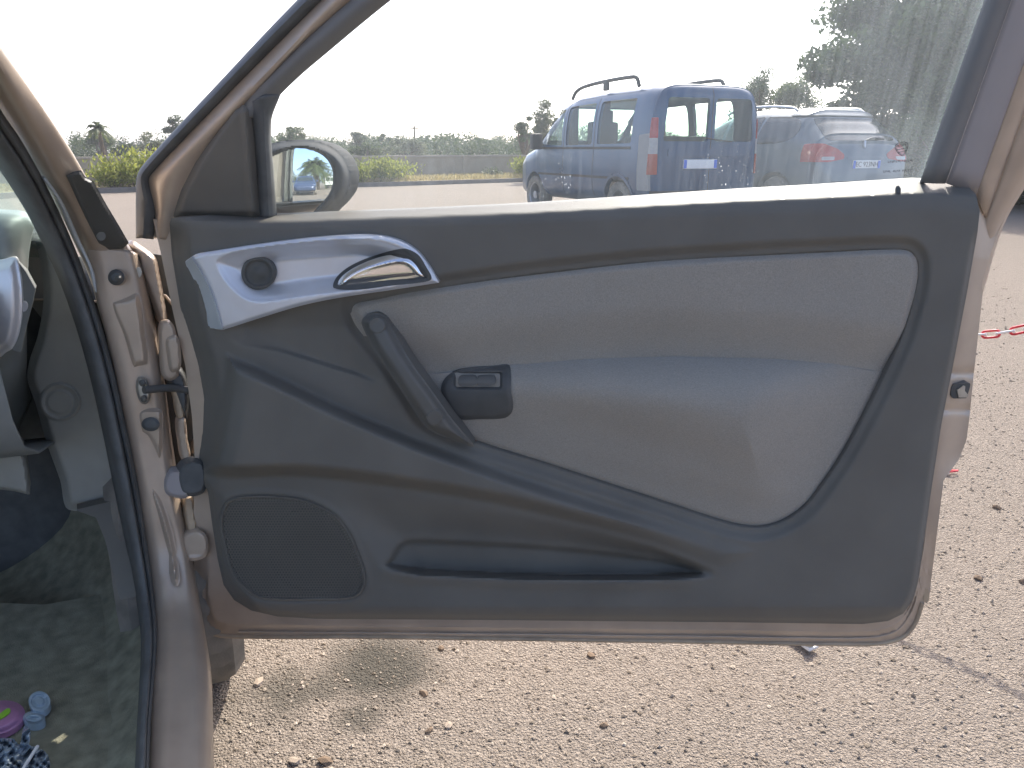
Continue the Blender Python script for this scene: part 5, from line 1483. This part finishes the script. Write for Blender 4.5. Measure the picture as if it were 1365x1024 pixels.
# palm left in the gap
def palm(base, h, n, fl, seed, label, lm='leaf_palm', tr=0.16, droopy=0.9, lw=0.05):
    rs = np.random.RandomState(seed); root = empty('palm_tree', tuple(base)); base = np.asarray(base, float)
    top = base + np.array([0, 0, h])
    V, F = tube_geo(catmull([base, base * 0.5 + top * 0.5 + np.array([0.06, 0, 0]), top], 14), np.linspace(tr * 1.2, tr, 14) * (1 + 0.12 * (np.arange(14) % 2)), 10)
    mesh_obj('trunk', V, F, M['bark'], root)
    VV, FF = [], []; k = 0
    for i in range(n):
        a = rs.uniform(0, 2 * pi); e = rs.uniform(-0.35, 1.25)
        d = np.array([cos(a) * cos(e), sin(a) * cos(e), sin(e)])
        L = fl * rs.uniform(0.8, 1.15)
        t = np.linspace(0, 1, 14)[:, None]
        sp = top + d * t * L + np.array([0, 0, -1]) * (t ** 2) * L * droopy * rs.uniform(0.5, 1.0)
        T = np.gradient(sp, axis=0); T /= np.linalg.norm(T, axis=1)[:, None]
        sd_ = np.cross(T, [0, 0, 1.0]); sd_ /= np.linalg.norm(sd_, axis=1)[:, None] + 1e-9
        for j in range(1, 14):
            for q in (0.0, 0.5):
                p = sp[j - 1] * (1 - q) + sp[j] * q
                for s in (-1, 1):
                    ll = fl * 0.26 * (1 - 0.6 * t[j, 0]) * rs.uniform(0.8, 1.2)
                    tip = p + sd_[j] * s * ll * 0.8 + T[j] * ll * 0.5 + np.array([0, 0, -ll * rs.uniform(0.1, 0.7)])
                    w = T[j] * lw * 0.5
                    VV += [p - w, p + w, tip + w * 0.2, tip - w * 0.2]; FF.append((k, k + 1, k + 2, k + 3)); k += 4
    fast_mesh('crown', np.array(VV), np.array(FF), M[lm], root)
    return tag(root, label, 'palm')
palm(gb(135, 200, 34), 1.85, 22, 0.75, 41, 'small palm tree on a thin trunk left in the gap', tr=0.07)
# what the door mirror shows behind the photographer
palm((4.0, -21.0, 0), 3.0, 90, 3.0, 42, 'shaggy drooping palm reflected in the middle of the door mirror', tr=0.35, lw=0.09)

# hedge and orchard as one far mass
rs = np.random.RandomState(90)
Vs, Fs, k = [], [], 0
for i in range(150):
    px = rs.uniform(-150, 1000); Y = rs.uniform(44, 95)
    ht = rs.uniform(1.3, 2.15) + (Y - 45) * 0.012
    b = gb(px, 200, Y)
    P, _ = crown_points(b + np.array([0, 0, ht * 0.5]), (rs.uniform(1.2, 2.6), 1.2, ht * 0.5), 900, rs, 9, 0.5)
    P[:, 2] = np.clip(P[:, 2], 0.05, None)
    V, F = leaves(P, 0.17, rs); Vs.append(V); Fs.append(F + k); k += len(V)
tag(fast_mesh('hedge', np.vstack(Vs), np.vstack(Fs), M['leaf_dark']), 'long far hedge and orchard along the skyline beyond the wall', 'hedge', kind='stuff')
# hedge behind the photographer, seen in the door mirror
Vs, Fs, k = [], [], 0
for i in range(26):
    b = np.array([rs.uniform(-14, 22), rs.uniform(-36, -30), 0]); ht = rs.uniform(2.0, 3.6)
    P, _ = crown_points(b + np.array([0, 0, ht * 0.5]), (1.8, 1.2, ht * 0.5), 900, rs, 10, 0.5)
    V, F = leaves(np.clip(P, [-99, -99, 0.05], 99), 0.22, rs); Vs.append(V); Fs.append(F + k); k += len(V)
tag(fast_mesh('hedge', np.vstack(Vs), np.vstack(Fs), M['leaf_grey']), 'greyish hedge reflected behind the palm in the door mirror', 'hedge', kind='stuff')

# lattice mast and pole on the skyline
def mast(px, pyt, Y, w, label):
    b = gb(px, pyt, Y); h = at(px, pyt, Y)[2]; root = empty('lattice_mast', tuple(b))
    for sx_, sy_ in ((-1, -1), (1, -1), (1, 1), (-1, 1)):
        tube('leg', [b + np.array([sx_ * w, sy_ * w, 0]), b + np.array([sx_ * w * 0.25, sy_ * w * 0.25, h])], 0.06, M['steel'], root, 5)
    bm = bmesh.new(); nz = 14
    for i in range(nz):
        z0, z1 = h * i / nz, h * (i + 1) / nz
        f0, f1 = w * (1 - 0.75 * i / nz), w * (1 - 0.75 * (i + 1) / nz)
        for q in range(4):
            c = [(-1, -1), (1, -1), (1, 1), (-1, 1)]; a, d = c[q], c[(q + 1) % 4]
            V, F = tube_geo([b + np.array([a[0] * f0, a[1] * f0, z0]), b + np.array([d[0] * f1, d[1] * f1, z1])], 0.035, 4); add_geo(bm, V, F)
    bm_obj('bracing', bm, M['steel'], root)
    return tag(root, label, 'mast')
mast(735, 84, 140, 0.9, 'thin lattice mast rising over the sparse olive tree')
pb = gb(552, 168, 46)
pr_ = empty('utility_pole', tuple(pb)); tag(pr_, 'thin bare pole standing above the hedge on the skyline', 'pole')
tube('shaft', [pb, pb + np.array([0, 0, at(552, 168, 46)[2]])], [0.07, 0.05], M['bark'], pr_, 6)
tube('cross_arm', [pb + np.array([-0.25, 0, 2.15]), pb + np.array([0.25, 0, 2.15])], 0.03, M['bark'], pr_, 5)

# ------------------------------------------------------------------ plastic chain and its fixing
def link_geo(L, Wd, r):
    h = (L - Wd) / 2; R = Wd / 2 - r
    P = [(h + R * sin(t), R * cos(t), 0) for t in np.linspace(0, pi, 9)] + [(-h - R * sin(t), -R * cos(t), 0) for t in np.linspace(0, pi, 9)]
    return tube_geo(np.array(P), r, 6, True)
def chain(pts, label, flip=0):
    pts = np.asarray(pts, float); PL_, pitch = pts, 0.031
    cv = catmull(pts, 400); d = np.r_[0, np.cumsum(np.linalg.norm(np.diff(cv, axis=0), axis=1))]
    root = empty('chain', tuple(cv[0])); tag(root, label, 'chain')
    V, F = link_geo(0.046, 0.023, 0.0030)
    mr_ = bpy.data.meshes.new('link'); mr_.from_pydata([tuple(v) for v in V], [], [tuple(f) for f in F]); mr_.shade_smooth(); mr_.materials.append(M['red_plastic'])
    mw_ = mr_.copy(); mw_.materials.clear(); mw_.materials.append(M['white_plastic'])
    n = int(d[-1] / pitch)
    for i in range(n):
        s = (i + 0.5) * pitch
        p = np.array([np.interp(s, d, cv[:, q]) for q in range(3)])
        p2 = np.array([np.interp(s + 0.005, d, cv[:, q]) for q in range(3)])
        tdir = Vector(p2 - p).normalized()
        o = bpy.data.objects.new('link', mw_ if (i + flip) % 2 else mr_); link(o)
        rot = tdir.to_track_quat('X', 'Z').to_matrix().to_4x4() @ Matrix.Rotation(radians(75 if i % 2 == 0 else -15), 4, 'X')
        o.rotation_euler = rot.to_euler(); o.location = tuple(p)
        setparent(o, root)
    return root
G1 = gp(1365, 930); G0 = gp(1200, 856)
def lift(G, z): return np.array([G[0], G[1], 0]) + np.array([sdir.x, sdir.y, sdir.z]) * (z / sdir.z)
A_, B_ = lift(G0, 0.56), lift(G1, 0.585)
dAB = (B_ - A_); 
chain([A_ - dAB * 1.6 + np.array([0, 0, 0.10]), A_ - dAB * 0.7 + np.array([0, 0, 0.02]), A_, B_, B_ + dAB * 0.9 + np.array([0, 0, 0.09]), B_ + dAB * 2.0 + np.array([0, 0, 0.25])], 'red and white plastic barrier chain hanging at the right edge')
g = gp(1276, 628, 0.012)
chain([g + np.array([-0.10, 0.06, 0]), g + np.array([-0.04, 0.0, 0]), g + np.array([0.02, 0.012, 0])], 'short end of red and white chain lying on the gravel', 1)
# posts carrying the chain, one hidden behind the door, one outside the frame
for e, nm in ((A_ - dAB * 1.6 + np.array([0, 0, 0.10]), 'white chain post hidden behind the open door'), (B_ + dAB * 2.0 + np.array([0, 0, 0.25]), 'white chain post carrying the right end of the chain')):
    r = empty('chain_post', (e[0], e[1], 0)); tag(r, nm, 'post')
    tube('shaft', [(e[0], e[1], 0.03), (e[0], e[1], e[2] + 0.04)], 0.02, M['white_plastic'], r, 12)
    V, F = tube_geo([(e[0], e[1], 0.0), (e[0], e[1], 0.025), (e[0], e[1], 0.045)], [0.16, 0.15, 0.04], 20)
    mesh_obj('foot', V, F, M['rubber'], r)

# metal bracket with a bolt on the ground under the door
g = gp(1077, 868)
br = empty('metal_bracket', tuple(g)); tag(br, 'small pale metal bracket with a bolt lying under the door edge', 'bracket')
bm = bmesh.new(); add_box(bm, (g[0] - 0.02, g[1] + 0.045, 0.012), (0.028, 0.12, 0.006), Matrix.Rotation(radians(28), 3, 'Z'), 0.001); bm_obj('plate', bm, M['white_plastic'], br)
bm = bmesh.new(); bmesh.ops.create_cone(bm, cap_ends=True, segments=6, radius1=0.010, radius2=0.010, depth=0.012, matrix=Matrix.Translation((g[0], g[1], 0.021))); bm_obj('bolt', bm, M['steel'], br, False)

# ------------------------------------------------------------------ stones
rs = np.random.RandomState(8)
OCT = np.array([(1, 0, 0), (0, 1, 0), (-1, 0, 0), (0, -1, 0), (0, 0, 1), (0, 0, -0.6), (0.6, 0.6, 0.55), (-0.6, 0.6, 0.5), (-0.6, -0.6, 0.55), (0.6, -0.6, 0.5)], float)
OCF = np.array([(0, 6, 4), (6, 1, 4), (1, 7, 4), (7, 2, 4), (2, 8, 4), (8, 3, 4), (3, 9, 4), (9, 0, 4), (0, 1, 6), (1, 2, 7), (2, 3, 8), (3, 0, 9), (1, 0, 5), (2, 1, 5), (3, 2, 5), (0, 3, 5)])
def pebbles(name, n, area, r0, r1, mt, label, seed):
    rs = np.random.RandomState(seed)
    y = rs.uniform(area[2], area[3], n); x = rs.uniform(area[0], area[1], n) * (0.35 + y * 0.5) + 0.2
    r = r0 + (r1 - r0) * rs.uniform(0, 1, n) ** 4
    a = rs.uniform(0, 2 * pi, n)
    V = OCT[None] * (1 + rs.normal(0, 0.16, (n, 10, 1))) * r[:, None, None] * np.stack([rs.uniform(0.7, 1.3, n), rs.uniform(0.6, 1.0, n), rs.uniform(0.4, 0.75, n)], 1)[:, None, :]
    c, s = np.cos(a)[:, None], np.sin(a)[:, None]
    X = V[:, :, 0] * c - V[:, :, 1] * s; Y = V[:, :, 0] * s + V[:, :, 1] * c
    V = np.stack([X + x[:, None], Y + y[:, None], V[:, :, 2] + r[:, None] * 0.15], 2)
    F = (OCF[None] + (np.arange(n) * 10)[:, None, None]).reshape(-1, 3)
    return tag(fast_mesh(name, V.reshape(-1, 3), F, mt), label, 'gravel', kind='stuff')
def pebble_mat(name, c1, c2, c3):
    m = mat(name, c1, 0.95, 0, 0.2); nt = m.node_tree; b = nt.nodes['Principled BSDF']
    gi = nt.nodes.new('ShaderNodeNewGeometry'); r = nt.nodes.new('ShaderNodeValToRGB')
    r.color_ramp.elements[0].color = (*c1, 1); r.color_ramp.elements[1].color = (*c3, 1); e = r.color_ramp.elements.new(0.5); e.color = (*c2, 1)
    nt.links.new(gi.outputs['Random Per Island'], r.inputs['Fac']); nt.links.new(r.outputs['Color'], b.inputs['Base Color']); return m
M['pebble'] = pebble_mat('mixed_pebbles', (0.19, 0.155, 0.115), (0.30, 0.25, 0.195), (0.46, 0.39, 0.31))
pebbles('gravel', 32000, (-1.0, 1.3, 0.95, 3.6), 0.0012, 0.0056, M['pebble'], 'fine loose gravel scattered over the pale asphalt', 1)
pebbles('gravel', 4000, (-0.9, 1.1, 3.4, 9.0), 0.004, 0.010, M['pebble'], 'coarser loose grit on the lot farther back', 2)
def stone(px, py, r, mt, seed, label):
    g = gp(px, py); rs = np.random.RandomState(seed)
    bm = bmesh.new(); bmesh.ops.create_icosphere(bm, subdivisions=1, radius=1.0)
    ph = rs.uniform(0, 6, 9)
    sc = np.array([rs.uniform(0.95, 1.35), rs.uniform(0.7, 1.0), rs.uniform(0.5, 0.75)]) * r
    for v in bm.verts:
        c = v.co; f = 1 + 0.26 * sin(3 * c.x + ph[0]) * sin(2.6 * c.y + ph[1]) + 0.12 * sin(4 * c.z + ph[2] + 2 * c.x)
        v.co = Vector((c.x * f * sc[0], c.y * f * sc[1], max(c.z * f, -0.45) * sc[2] + 0.45 * sc[2]))
    a = rs.uniform(0, 6)
    bmesh.ops.rotate(bm, cent=(0, 0, 0), matrix=Matrix.Rotation(a, 3, 'Z'), verts=bm.verts)
    o = bm_obj('stone', bm, mt, None, True, 14); o.location = (g[0], g[1], -0.001)
    return tag(o, label, 'stone', 'loose stones on the ground')
stone(345, 911, 0.0115, M['stone'], 1, 'pale stone on the gravel right of the front tyre')
stone(805, 968, 0.0085, M['stone_b'], 2, 'brown stone on the gravel under the middle of the door')
stone(572, 975, 0.009, M['stone_b'], 3, 'brown stone right of the oil stain near the frame bottom')
stone(598, 968, 0.009, M['stone'], 4, 'pale stone beside a brown one, below the oil stain')
stone(392, 1016, 0.011, M['stone'], 5, 'pale stone at the bottom edge left of centre')
stone(434, 1016, 0.011, M['stone_b'], 6, 'brown stone at the bottom edge left of centre')
stone(588, 865, 0.008, M['stone_b'], 7, 'brown stone close under the bottom edge of the door')
stone(1304, 772, 0.012, M['stone_b'], 8, 'dark brown stone on the gravel right of the door bottom corner')
stone(1328, 678, 0.012, M['stone_b'], 9, 'small dark stone on the gravel right of the latch')
stone(1363, 777, 0.010, M['stone_b'], 10, 'brown stone cut by the right edge of the picture')
stone(565, 925, 0.009, M['stone_b'], 11, 'small brown stone on the right rim of the oil stain')
stone(788, 875, 0.010, M['stone_b'], 12, 'dark stone under the door edge, right of centre')

# ------------------------------------------------------------------ rubbish on the car floor
M['pink'] = mat('pink_wrapper', (0.42, 0.20, 0.34), 0.35, 0, 0.5, var=0.15, vscale=30)
M['lime'] = mat('lime_green_print', (0.30, 0.60, 0.05), 0.4, 0, 0.5)
M['clear'] = mat('milky_blue_plastic', (0.38, 0.48, 0.55), 0.25, 0, 0.6, var=0.15, vscale=40)
M['wrap'] = mat('crumpled_foil_wrapper', (0.50, 0.58, 0.64), 0.22, 0.2, 0.6, var=0.35, vscale=30)
FY = lambda y: np.interp(y, [770, 860, 960, 1100], [1.25, 1.09, 0.905, 0.70]) - 0.012
up = np.array([0, 0, -1.0])
pk = relief('oval_packet', circ(-4, 957, 38, 22, 50, -0.25), lambda x, y, s: FY(y) - 0.010 * sstep(0, 10, -s), M['pink'], None, 2.2, at, 0.008, back=up)
tag(pk, 'pink oval plastic packet with a lime stripe on the car floor', 'packet')
relief('stripe', catmull([(-20, 962), (-4, 954), (10, 944), (14, 946), (12, 951), (0, 959), (-18, 969)], 40, True), lambda x, y, s: FY(y) - 0.0125, M['lime'], pk, 1.5, at, 0.001, back=up)
ds = relief('bottle_lid', circ(52.5, 935, 14.5, 13.5), lambda x, y, s: FY(y) - 0.008 + 0.004 * sstep(3, 5, -s) - 0.004 * sstep(7, 9, -s), M['clear'], None, 1.2, at, 0.010, back=up)
tag(ds, 'round milky plastic lid lying on the car floor', 'lid')
wr = relief('wrapper', catmull([(-30, 990), (0, 984), (18, 985), (26, 993), (32, 968), (40, 972), (38, 992), (50, 996), (62, 1004), (66, 1014), (60, 1030), (30, 1040), (-30, 1040)], 80, True),
            lambda x, y, s: FY(y) - 0.012 - 0.012 * np.sin(x * 0.31 + 2 * np.sin(y * 0.2)) * np.sin(y * 0.27 + 1.3 * np.sin(x * 0.17)) - 0.004 * np.sin(x * 0.8 + y * 0.6), M['wrap'], None, 1.4, at, 0.006, back=up, sharp=25)
tag(wr, 'crumpled bluish plastic wrapper in the corner of the car floor', 'wrapper')
sa, sb = at(50, 995, float(FY(995)) - 0.02), at(30, 1026, float(FY(1026)) - 0.02)
tag(tube('plastic_stick', [sa, sb], 0.0022, M['white_plastic'], None, 8), 'thin white plastic stick lying across the crumpled wrapper', 'stick')
cu = relief('plastic_cup', circ(45, 957, 15, 9), lambda x, y, s: FY(y) - 0.012 * sstep(0, 5, -s) + 0.006 * sstep(6, 9, -s), M['clear'], None, 1.4, at, 0.012, back=up)
tag(cu, 'squashed clear plastic cup below the round lid', 'cup')

# ------------------------------------------------------------------ air
bm = bmesh.new(); add_box(bm, (0, 60, 10.0), (900, 700, 22.0)); hz = bm_obj('haze', bm, None, None, False)
hm = bpy.data.materials.new('summer_haze'); hm.use_nodes = True
hn = hm.node_tree; hn.nodes.clear()
ho = hn.nodes.new('ShaderNodeOutputMaterial'); hv = hn.nodes.new('ShaderNodeVolumePrincipled')
hv.inputs['Color'].default_value = (0.92, 0.95, 1.0, 1); hv.inputs['Density'].default_value = 0.0016; hv.inputs['Anisotropy'].default_value = 0.3
hn.links.new(hv.outputs['Volume'], ho.inputs['Volume'])
hz.data.materials.append(hm); tag(hz, kind='stuff')
